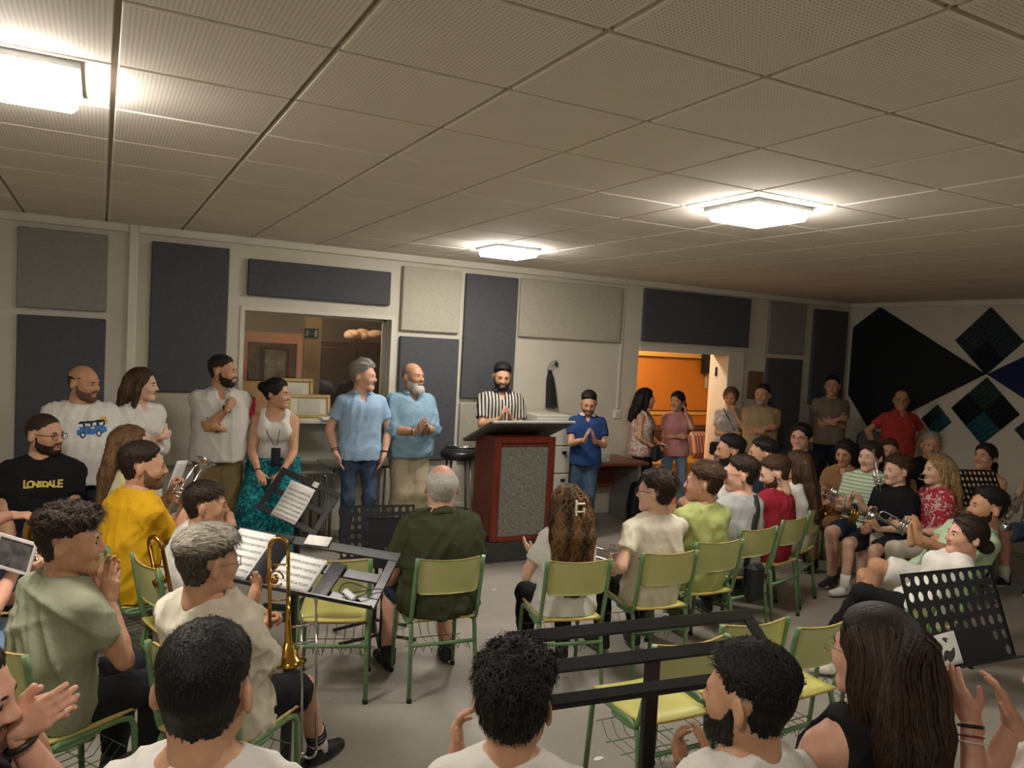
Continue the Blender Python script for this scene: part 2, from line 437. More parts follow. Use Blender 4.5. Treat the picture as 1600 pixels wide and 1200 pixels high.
b.box((0, -.205, wh+.02), (ww, .012, .04)); b.build('window_casing', M_TRIM, wroot)

# storage room behind the window
M_STO = mat('storage_wall', '#6b6258', .9, noise=.15, nscale=3)
b = MB()
b.box((1.9, 10.25, 1.4), (4.2, .1, 2.8)); b.box((-.2, 9.05, 1.4), (.1, 2.4, 2.8)); b.box((4.0, 9.05, 1.4), (.1, 2.4, 2.8))
tag(b.build('wall_storage', M_STO), kind='structure')
tag(MB().box((1.9, 9.05, -.05), (4.3, 2.4, .1)).build('floor_storage', M_STO), kind='structure')
tag(MB().box((1.9, 9.05, ZC+.05), (4.3, 2.4, .1)).build('ceiling_storage', M_STO), kind='structure')
M_TAN = mat('tan_board', '#d9b58a', .7, noise=.06, nscale=4)
M_SALMON = mat('salmon_frame', '#dba894', .6, noise=.05, nscale=4)
M_DKWOOD = mat('dark_wood', '#3a2418', .5, noise=.3, nscale=6, stretch=(1, 1, 8))
M_BLACK = mat('matt_black', '#141416', .5)
M_WHITE = mat('white_paint', '#e8e6e0', .5)
M_PAPER = mat('paper', '#eceae4', .8, noise=.03, nscale=6)
def pxbox(name, x0, y0, x1, y1, Y, t, m, label, cat, group=None):
    a = ony(x0, y0, Y); c = ony(x1, y1, Y); lo, hi = np.minimum(a, c), np.maximum(a, c)
    o = MB().box((0, 0, (hi[2]-lo[2])/2), (hi[0]-lo[0], t, hi[2]-lo[2]), bev=min(.006, t/3)).build(name, m)
    o.location = ((lo[0]+hi[0])/2, Y+t/2, lo[2]); return tag(o, label, cat, group)
# tan door post with an exit sign
post = MB().box((0, 0, 1.2), (.17, .10, 2.4), bev=.005).build('door_post', M_TAN)
pp = ony(488, 560, 8.05); post.location = (pp[0], 8.10, 0); tag(post, 'tan upright door post seen through the window', 'post')
M_EXIT = mat('exit_green', '#0d2a22', .4)
M_GLOW = mat('exit_pale', '#d8dccf', .4)
p0 = ony(487, 521, 8.03)
sg = empty('exit_sign', (p0[0], 8.046, p0[2]-.05), 0, 'small dark exit sign with running figure on the tan post', 'sign')
MB().box((0, 0, .05), (.145, .008, .1)).build('sign_plate', M_EXIT, sg)
b = MB(); y = -.006
b.ball((-.038, y, .078), (.008, .003, .008)); b.tube([(-.04, y, .068), (-.046, y, .044)], .007, 6)
for q in ([(-.046, y, .044), (-.034, y, .033), (-.036, y, .016)], [(-.046, y, .044), (-.056, y, .03), (-.066, y, .026)], [(-.04, y, .064), (-.028, y, .056), (-.022, y, .062)], [(-.041, y, .064), (-.054, y, .06), (-.056, y, .05)]):
    b.tube(q, .004, 5)
b.box((.047, y, .05), (.03, .004, .07)); b.box((.008, y, .048), (.03, .004, .006)); b.prism([(-.012, .042), (-.012, .056), (-.02, .049)], .004, np.array([[1, 0, 0], [0, 0, -1], [0, 1, 0.]]), (.0, y, 0))
b.build('pictogram', M_GLOW, sg)
# big salmon framed picture
a = ony(384, 517, 8.6); c = ony(473, 612, 8.6); wq, hq = .62, .80
pc = empty('framed_picture', ((a[0]+c[0])/2-.03, 8.6, a[2]-hq), 0, 'large salmon-framed picture behind the window glass', 'picture')
b = MB()
b.box((0, 0, hq-.055), (wq+.1, .04, .11)); b.box((wq/2-.0, 0, hq/2-.055), (.1, .04, hq-.11)); b.box((-wq/2, 0, hq/2-.055), (.1, .04, hq-.11)); b.box((0, 0, .05), (wq-.1, .04, .1))
b.build('frame', M_SALMON, pc)
MB().box((0, .012, hq/2-.01), (wq-.1, .01, hq-.22)).build('picture_panel', mat('brown_print', '#6b5648', .7, noise=.5, nscale=7), pc)
b = MB(); b.box((.03, -.005, hq/2-.02), (.30, .02, .52)); b.build('inner_frame', M_DKWOOD, pc)
MB().box((.03, -.02, hq/2), (.22, .012, .42)).build('photograph', mat('grey_photo', '#8a8078', .6, noise=.6, nscale=12), pc)
MB().box((.05, -.03, hq/2-.19), (.2, .01, .1)).build('red_ribbon', mat('red_cloth', '#a32a3c', .7), pc)
# dark cupboard with wrapped bundle on it
cb = empty('storage_cupboard', (2.72, 9.3, 0), 0, 'dark wooden storage cupboard behind the window glass', 'cupboard')
MB().box((0, 0, .95), (1.2, .5, 1.9), bev=.01).build('cupboard_body', M_DKWOOD, cb)
for sx in (-1, 1):
    d_ = MB().box((sx*.29, -.26, .95), (.54, .03, 1.75), bev=.006).build('cupboard_door', M_DKWOOD, cb)
    MB().box((sx*.06, -.285, 1.0), (.015, .02, .1)).build('handle', mat('brass_dull', '#8c7440', .35, 1.), d_)
q = ony(566, 523, 9.25)
bu = MB()
for k in range(9):
    bu.ball((RNG.uniform(-.2, .2), RNG.uniform(-.08, .08), .06+RNG.uniform(0, .04)), (RNG.uniform(.07, .13), .09, RNG.uniform(.05, .07)), 10)
o = bu.build('wrapped_bundle', mat('wrapping', '#d9b394', .8, noise=.15, nscale=14, bump=.6, bscale=25)); o.location = (q[0], 9.25, 1.905); tag(o, 'pale wrapped bundle on top of the dark cupboard', 'bundle')
lf = MB().box((0, 0, 1.0), (.9, .4, 2.0), bev=.01).build('dark_shelf', M_DKWOOD); lf.location = (.75, 9.6, 0); tag(lf, 'dark shelving unit behind the salmon picture', 'shelf')
sl = empty('ceiling_lamp', (1.9, 8.75, ZC), 0, 'small dim lamp in the storage room ceiling', 'ceiling lamp')
MB().box((0, 0, -.02), (.3, .3, .04), bev=.005).build('diffuser', mat('dim_diffuser', '#ffffff', .4, emit='#ffe2c0', estr=70.), sl)

# ---- doorway and the orange room
M_ORANGE = mat('orange_paint', '#d88a30', .75, noise=.04, nscale=3)
M_YEL = mat('yellow_paint', '#f0c868', .7)
M_CREAM = mat('cream_paint', '#e6cfb4', .7)
M_TERRA = mat('terracotta', '#9c5a3a', .6, noise=.12, nscale=5)
dj = empty('door_1', (DOOR[0], WY, 0)); dj['kind'] = 'structure'; dw = DOOR[1]-DOOR[0]
b = MB(); b.box((dw-.14, WT/2-.01, DOOR[3]/2), (.28, WT+.04, DOOR[3]-.004), bev=.006)
b.box((dw/2-.14, WT/2-.01, DOOR[3]-.03), (dw-.28, WT+.04, .06), bev=.004); b.build('door_jamb', M_TRIM, dj)
b = MB(); b.tube([(dw-.29, .18, 1.7), (dw-.29, .18, 1.82)], .012, 8); b.build('hinge', M_BLACK, dj)
OY = 9.6
b = MB(); b.box((6.9, OY+.05, 1.4), (4.4, .1, 2.8))
tag(b.build('wall_orange', M_ORANGE), kind='structure')
b = MB(); zt = ony(1050, 559, OY)[2]; zb = ony(1080, 642, OY)[2]
b.box((6.9, OY-.008, zt+.26), (4.4, .016, .5)); b.box((6.9, OY-.008, zb-.03), (4.4, .016, .06))
tag(b.build('trim_4', M_YEL), kind='structure')
b = MB()
b.box((6.9, OY-.01, zt+.004), (4.4, .03, .018)); b.box((6.9, OY-.01, zb+.004), (4.4, .03, .012))
tag(b.build('trim_5', mat('brown_trim', '#5d3a22', .6)), kind='structure')
b = MB(); b.box((4.75, (OY+WY+WT)/2, 1.4), (.1, OY-WY-WT, 2.8)); b.box((9.1, (OY+WY+WT)/2, 1.4), (.1, OY-WY-WT, 2.8))
tag(b.build('wall_side_room', M_CREAM), kind='structure')
tag(MB().box((6.9, (OY+WY+WT)/2-.1, -.05), (4.4, OY-WY-WT+.4, .098)).build('floor_side_room', M_TERRA), kind='structure')
tag(MB().box((6.9, (OY+WY+WT)/2, ZC+.05), (4.4, OY-WY-WT, .1)).build('ceiling_side_room', M_CREAM), kind='structure')
c0, c1 = ony(1116, 600, 8.3), ony(1141, 600, 8.3)
o = MB().box((0, 0, 1.15), (c1[0]-c0[0], .12, 2.3), bev=.006).build('partition_post', M_CREAM); o.location = ((c0[0]+c1[0])/2, 8.36, 0); tag(o, 'cream partition post just inside the doorway', 'post')
q = ony(1111, 567, OY-.2); o = MB().box((0, 0, 0), (.1, .16, .36), bev=.01).build('wall_speaker', M_BLACK); o.location = (q[0], OY-.1, q[2]); tag(o, 'black loudspeaker box on the orange wall', 'loudspeaker')
q = ony(1110, 590, OY-.1); o = MB().box((0, 0, 0), (.07, .05, .36), bev=.008).build('wall_box', mat('grey_plastic', '#b9b2a8', .5)); o.location = (q[0], OY-.03, q[2]); tag(o, 'narrow grey box under the wall loudspeaker', 'wall box')
sl = empty('ceiling_lamp', (6.3, 8.7, ZC), 0, 'warm lamp on the ceiling of the orange side room', 'ceiling lamp')
MB().lathe([(.02, 0), (.17, 0), (.16, -.05), (.1, -.09), (.02, -.1)], 20).build('diffuser', mat('warm_diffuser', '#ffffff', .4, emit='#ffe9c9', estr=85.), sl)
# ================================================================== furniture
M_GREEN = mat('green_tube', '#6a8c60', .38, noise=.08, nscale=12)
M_LIME = mat('lime_laminate', '#cbc672', .42, noise=.05, nscale=6, spec=.4)
M_LIMEB = mat('lime_back', '#c0c284', .5, noise=.05, nscale=6, spec=.3)
M_PLY = mat('ply_edge', '#d2ae60', .55, noise=.1, nscale=40)
M_RUBBER = mat('rubber', '#1b1b1b', .8)
M_WIRE = mat('wire', '#5d7a50', .45)
M_CHROME = mat('chrome', '#b9bbbd', .22, 1.)
M_STEEL = mat('brushed_steel', '#8e9092', .4, .9, noise=.1, nscale=20)

def make_chair():
    r = empty('school_chair')
    # seat: thin ply slab with a waterfall front, lime on top, ply edge
    n = 10; V = []; F = []; fm = []
    prof = [(-.19, .440), (-.10, .432), (0, .432), (.10, .438), (.17, .442), (.20, .432)]
    W = [.170, .178, .184, .186, .184, .176]
    for (y, z), w_ in zip(prof, W):
        for s in np.linspace(-1, 1, n): V.append((s*w_, y, z+.006*s*s))
    top = len(V); V += [(a, b_, c-.012) for a, b_, c in V]
    k = len(prof)
    for i in range(k-1):
        for j in range(n-1):
            q = (i*n+j, i*n+j+1, (i+1)*n+j+1, (i+1)*n+j); F.append(q); fm.append(0); F.append(tuple(x+top for x in q[::-1])); fm.append(0)
    for i in range(k-1):
        F.append((i*n, (i+1)*n, (i+1)*n+top, i*n+top)); fm.append(1); F.append((i*n+n-1, i*n+n-1+top, (i+1)*n+n-1+top, (i+1)*n+n-1)); fm.append(1)
    for j in range(n-1):
        F.append((j, j+top, j+1+top, j+1)); fm.append(1); e = (k-1)*n; F.append((e+j, e+j+1, e+j+1+top, e+j+top)); fm.append(1)
    mesh_obj('seat', V, F, [M_LIME, M_PLY], r, True, fm)
    # curved backrest
    V = []; F = []; fm = []; zs = [(.585, -.196), (.60, -.199), (.69, -.212), (.765, -.226), (.778, -.228)]
    wd = [.155, .170, .176, .178, .168]
    for (z, y), w_ in zip(zs, wd):
        for s in np.linspace(-1, 1, n): V.append((s*w_, y-.022*(1-s*s), z+(.010*s*s if z > .7 else 0)))
    top = len(V); V += [(a, b_-.011, c) for a, b_, c in V]; k = len(zs)
    for i in range(k-1):
        for j in range(n-1):
            q = (i*n+j, i*n+j+1, (i+1)*n+j+1, (i+1)*n+j); F.append(q[::-1]); fm.append(0); F.append(tuple(x+top for x in q)); fm.append(1)
    for i in range(k-1):
        F.append((i*n, (i+1)*n, (i+1)*n+top, i*n+top)); fm.append(2); F.append((i*n+n-1, i*n+n-1+top, (i+1)*n+n-1+top, (i+1)*n+n-1)); fm.append(2)
    for j in range(n-1):
        F.append((j, j+top, j+1+top, j+1)); fm.append(2); e = (k-1)*n; F.append((e+j, e+j+1, e+j+1+top, e+j+top)); fm.append(2)
    mesh_obj('backrest', V, F, [M_LIME, M_LIMEB, M_PLY], r, True, fm)
    for s in (-1, 1):
        x = s*.182
        # rear leg - rail - front leg, one bent tube
        pts = [(s*.19, -.215, .012), (x, -.165, .375), (x, -.150, .408), (x, -.11, .420), (x, .12, .420), (x, .165, .408), (x, .182, .375), (s*.188, .205, .012)]
        P = [np.array(pts[0])]+[np.array(p) for p in pts[1:-1]]+[np.array(pts[-1])]
        MB().tube(P, .0125, 8).build('leg_frame', M_GREEN, r)
        up = smooth_path([(s*.186, -.240, .790), (s*.186, -.205, .60), (s*.186, -.178, .475), (s*.186, -.15, .418), (s*.182, -.08, .400), (s*.18, .02, .402)], 4)
        MB().tube(up, .0125, 8).build('back_post', M_GREEN, r)
        for yy in (-.215, .205): MB().lathe([(.015, 0), (.015, .02), (.0128, .022)], 8, (s*.189, yy, 0)).build('rubber_foot', M_RUBBER, r)
    MB().tube([(-.185, -.185, .30), (.185, -.185, .30)], .010, 8).build('crossbar', M_GREEN, r)
    b = MB()
    for k in range(7):
        x = -.15+.05*k; b.tube([(x, -.17, .285), (x, -.14, .245), (x, .10, .245), (x, .15, .30)], .0022, 4)
    for (y, z) in ((-.17, .285), (-.05, .245), (.06, .245), (.15, .30)): b.tube([(-.18, y, z), (.18, y, z)], .0026, 4)
    for k in range(3): b.tube(arc((-.11+.11*k, -.172, .245), .05, 0, math.pi, 7), .002, 4)
    b.build('wire_basket', M_WIRE, r)
    return r
CHAIR = make_chair(); _chair_used = [False]
def chair(x, y, face, label, z=0.):
    """face: degrees from +y towards +x"""
    c = CHAIR if not _chair_used[0] else copy_tree(CHAIR)
    _chair_used[0] = True
    c.location = (x, y, z); c.rotation_euler = (0, 0, -R(face)); tag(c, label, 'chair', 'green school chairs'); return c
def chair_px(p, q, face, label):
    a = onz(*p, .785); b_ = onz(*q, .785); m = (a+b_)/2; d = np.array([math.sin(R(face)), math.cos(R(face))])
    x, y = m[0]+.225*d[0], m[1]+.225*d[1]
    chair(x, y, face, label); return np.array([x, y])

# ---- music paper
def paper_mat(name, lines=9, w=.21, h=.297, grey=.35):
    m = mat(name, '#efede8', .8); nt = m.node_tree; bs = nt.nodes['Principled BSDF']
    tc = nt.nodes.new('ShaderNodeTexCoord'); sp = nt.nodes.new('ShaderNodeSeparateXYZ'); nt.links.new(tc.outputs['Object'], sp.inputs[0])
    v = nmath(nt, 'MULTIPLY', sp.outputs[1], lines/h); fr = nmath(nt, 'FRACT', v)
    staff = nmath(nt, 'LESS_THAN', nmath(nt, 'ABSOLUTE', nmath(nt, 'SUBTRACT', fr, .5)), .2)
    n = nt.nodes.new('ShaderNodeTexNoise'); n.inputs['Scale'].default_value = 160; nt.links.new(tc.outputs['Object'], n.inputs['Vector'])
    ink = nmath(nt, 'MULTIPLY', staff, nmath(nt, 'MULTIPLY_ADD', nmath(nt, 'GREATER_THAN', n.outputs[0], .52), .45, .3))
    inx = nmath(nt, 'LESS_THAN', nmath(nt, 'ABSOLUTE', sp.outputs[0]), w*.43); iny = nmath(nt, 'LESS_THAN', nmath(nt, 'ABSOLUTE', nmath(nt, 'ADD', sp.outputs[1], h*.05)), h*.40)
    f = nmath(nt, 'MULTIPLY', ink, nmath(nt, 'MULTIPLY', inx, iny))
    nt.links.new(nmix(nt, f, lin('#efede8'), lin('#55534f')), bs.inputs['Base Color']); return m
M_MUSIC = paper_mat('music_sheet')
def sheet(loc, M, w, h, label, cat='sheet music', mt=None, curl=.0, n=1, group='loose music sheets'):
    """flat sheet in local xy of M (x right, y up the desk, z out of it)"""
    V = []; F = []; k = 6
    for i in range(k+1):
        for s in (-.5, .5): t = i/k-.5; V.append((s*w, t*h, curl*(t*2)**2+.0015))
    m_ = len(V); V += [(a, b_, c-.0015-.004*(n-1)) for a, b_, c in V]
    for i in range(k):
        q = (2*i, 2*i+1, 2*i+3, 2*i+2); F.append(q); F.append(tuple(x+m_ for x in q[::-1])); F.append((2*i, 2*i+2, 2*i+2+m_, 2*i+m_)); F.append((2*i+1, 2*i+1+m_, 2*i+3+m_, 2*i+3))
    F.append((0, m_, m_+1, 1)); e = 2*k; F.append((e, e+1, e+1+m_, e+m_))
    o = mesh_obj('music_sheet', V, F, mt or M_MUSIC, None, False)
    o.matrix_world = Matrix([[*M[i], loc[i]] for i in range(3)]+[[0, 0, 0, 1]]); return tag(o, label, cat, group)

# ---- big flat-bar frame stands
M_FRAME = mat('black_lacquer', '#1d1e21', .32, noise=.5, nscale=9, spec=.6)
def frame_stand(c, face, ztop, W, L, tilt, label, roll=0., post=True, base=.6):
    """c = centre of the desk top edge on plan; face = direction the player looks"""
    d = np.array([math.sin(R(face)), math.cos(R(face))]); hh = L*math.cos(R(tilt)); vv = L*math.sin(R(tilt))
    base_xy = np.array(c)-d*hh*.5
    r = empty('music_stand', (base_xy[0], base_xy[1], 0), -R(face), label, 'music stand', 'black flat-bar music stands')
    zc = ztop-vv/2
    ax = np.array([1., 0, 0]); ay = np.array([0, math.cos(R(tilt)), math.sin(R(tilt))]); az = np.cross(ax, ay)
    if roll:
        c_, s_ = math.cos(R(roll)), math.sin(R(roll)); ax, ay = c_*ax+s_*ay, -s_*ax+c_*ay
    M = np.stack([ax, ay, az], 1); cc = np.array([0, 0, zc]); bw = .042; t = .012
    for k, yy in enumerate((L/2-bw/2, 0, -L/2+bw/2)):
        MB().box(cc+ay*yy, (W-(2*bw if k == 1 else 0), bw, t), M, bev=.002).build('desk_bar', M_FRAME, r)
    for s in (-1, 1): MB().box(cc+ax*s*(W/2-bw/2), (bw, L-2*bw, t), M, bev=.002).build('side_bar', M_FRAME, r)
    MB().box(cc-ay*(L/2-.004)+az*.012, (W*.98, .006, .024), M).build('ledge', M_FRAME, r)
    if post:
        MB().box((0, 0, (zc-.0)/2), (.045, .025, zc-.02), bev=.003).build('post', M_FRAME, r)
        for a in (0, 1):
            MB().box((0, 0, .02), (base if a == 0 else .045, .045 if a == 0 else base, .035), bev=.004).build('foot_bar', M_FRAME, r)
    Mw = rotz(-R(face)) @ M
    org = np.array([base_xy[0], base_xy[1], 0])+rotz(-R(face)) @ cc
    return r, org, Mw

f2, o2, M2 = frame_stand((onz(350, 820, 1.05)+onz(628, 866, 1.05))[:2]/2, 49, 1.05, .93, .27, 40, 'long black flat-bar music stand holding music sheets and a phone')
tp = lambda o, M, u, v, w_=.010: o+M[:, 0]*u+M[:, 1]*v+M[:, 2]*w_
def rot2(M, a): c_, s_ = math.cos(R(a)), math.sin(R(a)); return np.stack([c_*M[:, 0]+s_*M[:, 1], -s_*M[:, 0]+c_*M[:, 1], M[:, 2]], 1)
M_FOLDER = mat('black_folder', '#17181a', .45)
fo = sheet(tp(o2, M2, -.235, -.005), M2, .34, .26, 'black open music folder at the left end of the long stand', 'folder', M_FOLDER, group=None)
fo.name = 'music_folder'
sheet(tp(o2, M2, -.26, .0, .014), rot2(M2, -2), .2, .24, 'music sheet lying in the black folder beside the bleached head')
sheet(tp(o2, M2, .055, -.045, .02), rot2(M2, -3), .20, .165, 'thick pile of half-size music sheets in the middle of the long stand', n=4)
sheet(tp(o2, M2, .06, .125, .012), rot2(M2, 2), .12, .05, 'small torn slip of paper taped on the top bar of the long stand', 'paper slip', mat('slip', '#e9e7e0', .8, noise=.1, nscale=60), group=None)
ph = MB().box((0, 0, .004), (.075, .17, .009), bev=.003).build('phone', mat('phone_glass', '#20242b', .12, noise=.9, nscale=30, spec=.8))
pm = rot2(M2, -6); pl = tp(o2, M2, .215, -.05, .009); ph.matrix_world = Matrix([[*pm[i], pl[i]] for i in range(3)]+[[0, 0, 0, 1]]); tag(ph, 'dark phone lying on the long black music stand', 'phone')
cl = empty('stand_light', (0, 0, 0), 0, 'small grey clip light with cable on the long music stand', 'clip light')
pl = tp(o2, M2, .345, -.105, .01); cl.matrix_world = Matrix([[*M2[i], pl[i]] for i in range(3)]+[[0, 0, 0, 1]])
MB().box((0, 0, .012), (.075, .03, .02), rotz(-.4), bev=.006).build('clip', mat('clip_grey', '#a9abae', .4), cl)
MB().tube(smooth_path([(.03, -.01, .015), (.07, .02, .02), (.06, .04, .02), (-.02, .05, .02), (-.05, .03, .02), (-.03, -.005, .02), (.10, .05, .01), (.14, .05, .006)], 5), .0022, 5).build('cable', M_RUBBER, cl)

p3a, p3b = onz(798, 990, 1.1), onz(1165, 955, 1.1)
f3, o3, M3 = frame_stand((p3a+p3b)[:2]/2, 6, 1.105, .87, .255, 33, 'empty black flat-bar music stand between the two dark heads in front')
# tilted frame by the seated woman in teal
f1, o1, M1 = frame_stand((1.30, 5.47), 34, .93, .50, .34, 58, 'black music frame tilted sideways in front of the woman in teal trousers', roll=-20, base=.45)
sheet(tp(o1, M1, -.02, -.03, .010), rot2(M1, 2), .20, .28, 'curled music sheet hanging on the tilted frame', curl=.012)
sheet(tp(o1, M1, .05, .15, .012), M1, .045, .04, 'tiny white tape piece on the top of the tilted frame', 'tape', M_PAPER, group=None)

# ---- perforated orchestra stands
def perforated(W, H, nx, ny, skip=()):
    b = MB(); cw, chh = W/nx, H/ny; t = .003
    for i in range(nx):
        for j in range(ny):
            cx, cy = -W/2+cw*(i+.5), -H/2+chh*(j+.5)
            if (i, j) in skip: b.box((cx, cy, 0), (cw, chh, t)); continue
            ra, rb = cw*.29, chh*.31
            ang = np.arange(16)*2*math.pi/16+math.pi/16
            sq = []
            for a in ang:
                k = max(abs(math.cos(a)), abs(math.sin(a))); sq.append((cx+cw/2*math.cos(a)/k, cy+chh/2*math.sin(a)/k))
            el = [(cx+ra*math.cos(a), cy+rb*math.sin(a)) for a in ang]
            V = [(x, y, z) for z in (t/2, -t/2) for ring in (sq, el) for (x, y) in ring]; F = []
            for k in range(16):
                l = (k+1) % 16
                F.append((k, l, 16+l, 16+k)); F.append((32+k, 48+k, 48+l, 32+l)); F.append((16+k, 16+l, 48+l, 48+k))
            # corner fillers
            for (sx, sy) in ((1, 1), (-1, 1), (-1, -1), (1, -1)):
                pass
            b.add(V, F, 0, False)
            for q in range(4):
                a0 = math.pi/4+q*math.pi/2; cxy = (cx+cw/2*(1 if math.cos(a0) > 0 else -1), cy+chh/2*(1 if math.sin(a0) > 0 else -1))
                k0 = min(range(16), key=lambda k: abs(((ang[k]-(a0-math.pi/16)+math.pi) % (2*math.pi))-math.pi)); k1 = (k0+1) % 16
                for z, flip in ((t/2, 0), (-t/2, 1)):
                    tri = [(*sq[k0], z), (*cxy, z), (*sq[k1], z)]; b.add(tri, [(0, 1, 2) if not flip else (2, 1, 0)], 0, False)
    return b
M_STAND = mat('stand_black', '#17181b', .5, noise=.2, nscale=12)
def perf_stand(x, y, face, ztop, label, W=.48, H=.33, tilt=62, skip=(), nx=10, ny=6, roll=0):
    r = empty('music_stand', (x, y, 0), -R(face), label, 'music stand', 'black perforated music stands')
    ax = np.array([1., 0, 0]); ay = np.array([0, math.cos(R(tilt)), math.sin(R(tilt))]); az = np.cross(ax, ay)
    if roll: c_, s_ = math.cos(R(roll)), math.sin(R(roll)); ax, ay = c_*ax+s_*ay, -s_*ax+c_*ay
    M = np.stack([ax, ay, az], 1); cc = np.array([0, 0, ztop-H/2*math.sin(R(tilt))])
    b = perforated(W, H, nx, ny, skip); b.xf(M, cc); b.build('desk', M_STAND, r)
    b = MB(); 
    for (c2, s2) in (((0, H/2), (W, .004, .012)), ((W/2, 0), (.004, H, .012)), ((-W/2, 0), (.004, H, .012))): b.box(cc+ax*c2[0]+ay*c2[1], s2, M)
    b.build('rim', M_STAND, r)
    MB().box(cc-ay*(H/2)+az*.025, (W+.04, .004, .055), M).build('ledge', M_STAND, r)
    MB().tube([(0, -.0, .03), (0, 0, cc[2]-.03)], [.016, .012], 8).build('post', M_STAND, r)
    for k in range(3):
        a = k*2*math.pi/3+.5; MB().tube([(0, 0, .12), (.12*math.cos(a), .12*math.sin(a), .07), (.28*math.cos(a), .28*math.sin(a), .012)], .011, 6).build('leg', M_STAND, r)
    Mw = rotz(-R(face)) @ M; return np.array([x, y, 0])+rotz(-R(face)) @ cc, Mw
a, c = onz(1412, 900, 1.2), onz(1524, 878, 1.2); m_ = (a+c)/2
sk = [(i, j) for i in range(2, 8) for j in (0, 1)]+[(8, 0), (1, 0), (0, 0)]
oP, MP = perf_stand(m_[0], m_[1]-.08, 4, 1.20, 'large black perforated music stand with a white card, front right', tilt=68, skip=sk, roll=0)
card = paper_mat('card_print', 3, .12, .12)
nt = card.node_tree
n = nt.nodes.new('ShaderNodeTexNoise'); n.inputs['Scale'].default_value = 22; n.inputs['Detail'].default_value = 1
tcx = nt.nodes.new('ShaderNodeTexCoord'); nt.links.new(tcx.outputs['Object'], n.inputs['Vector'])
vl = nt.nodes.new('ShaderNodeVectorMath'); vl.operation = 'LENGTH'; nt.links.new(tcx.outputs['Object'], vl.inputs[0])
nt.links.new(nmix(nt, nmath(nt, 'MULTIPLY', nmath(nt, 'GREATER_THAN', n.outputs[0], .5), nmath(nt, 'LESS_THAN', vl.outputs['Value'], .042)), lin('#e4e3de'), lin('#3a3a3c')), nt.nodes['Principled BSDF'].inputs['Base Color'])
sheet(tp(oP, MP, -.125, -.105, .012), rot2(MP, 4), .13, .11, 'small white card with a grey drawing on the perforated stand', 'card', card, n=2, group=None)
perf_stand(1.62, 4.75, 8, .86, 'black perforated music stand half hidden behind the man in olive', tilt=75)
perf_stand(1.585, 4.50, 10, .84, 'small plain black music stand in front of the man in olive', W=.21, H=.30, tilt=78, nx=1, ny=1, skip=[(0, 0)])
perf_stand(6.75, 3.95, 15, 1.08, 'black perforated music stand beside the woman in floral top', tilt=62)

# ---- lectern
M_CHERRY = mat('cherry_wood', '#6e2a1a', .35, noise=.3, nscale=5, stretch=(8, 8, 1), spec=.5)
M_FELT = mat('grey_carpet', '#7f7e76', .98, noise=.35, nscale=45, bump=.6, bscale=150, spec=.1)
M_FELT2 = mat('grey_lid', '#6c6b65', .9, noise=.25, nscale=30, bump=.4, bscale=120, spec=.15)
M_KICK = mat('plinth', '#3b3a38', .85, noise=.2, nscale=20)
le = empty('lectern', (3.425, 6.30, 0), 0, 'cherry wood lectern with grey carpeted front and slanted top', 'lectern')
lw, ld = .63, .46
MB().box((0, 0, .09), (lw+.06, ld+.04, .18), bev=.006).build('plinth', M_KICK, le)
MB().box((0, .01, .655), (lw-.06, ld-.04, .95)).build('body', M_CHERRY, le)
MB().box((0, -ld/2+.012, .65), (lw-.13, .012, .86)).build('front_panel', M_FELT, le)
for s in (-1, 1): MB().box((s*(lw/2-.035), -ld/2+.005, .655), (.07, .045, .95), bev=.012).build('corner_post', M_CHERRY, le)
MB().box((0, -ld/2+.005, 1.10), (lw-.14, .04, .06), bev=.010).build('top_rail', M_CHERRY, le)
MB().box((0, -ld/2+.004, .205), (lw-.14, .04, .05), bev=.010).build('bottom_rail', M_CHERRY, le)
b = MB()
b.box((0, -ld/2-.008, 1.06), (lw-.13, .02, .016)); b.box((0, -ld/2-.012, 1.125), (lw-.02, .02, .014))
b.build('moulding', M_CHERRY, le)
a = math.atan2(-.23, .58); Mt = rotx(a)
MB().box((.05, .02, 1.155), (.86, .64, .03), Mt, bev=.008).build('slanted_top', M_FELT2, le)
MB().box((.05, -.29, 1.272), (.86, .03, .022), Mt, bev=.006).build('top_edge', mat('edge_light', '#aeb0a8', .6), le)
# ---- bar stool with a clarinet case on it
st = empty('bar_stool', (3.18, 6.98, 0), 0, 'tall steel bar stool with black padded seat left of the lectern', 'stool')
b = MB(); b.lathe([(.02, .80), (.17, .80), (.185, .82), (.185, .86), (.165, .885), (.02, .89)], 24); b.build('seat', mat('black_vinyl', '#1c1c1e', .35), st)
for k in range(4):
    t = k*math.pi/2+.6; MB().tube([(.13*math.cos(t), .13*math.sin(t), .80), (.21*math.cos(t), .21*math.sin(t), .0)], .012, 8).build('leg', M_STEEL, st)
MB().tube(arc((0, 0, .27), .178, 0, 2*math.pi*15/16, 16, (1, 0, 0), (0, 1, 0)), .011, 8, closed=True).build('foot_ring', M_STEEL, st)
# ---- filing cabinet
M_CAB = mat('cabinet_paint', '#c6c3b4', .45)
fc = empty('filing_cabinet', (4.27, 7.26, 0), 0, 'pale grey steel filing cabinet behind the lectern', 'cabinet')
MB().box((0, 0, .62), (.43, .6, 1.24), bev=.006).build('body', M_CAB, fc)
for k in range(4):
    d_ = MB().box((0, -.308, .17+.298*k), (.405, .018, .284), bev=.005).build('drawer', M_CAB, fc)
    MB().box((.12, -.326, .25+.298*k), (.05, .02, .03), bev=.004).build('handle', M_BLACK, d_)
    MB().box((-.1, -.319, .25+.298*k), (.07, .006, .03)).build('label_holder', M_TRIM, d_)
MB().lathe([(.008, 0), (.008, .01)], 10, (.18, -.30, 1.205), (0, -1, 0)).build('lock', M_BLACK, fc)
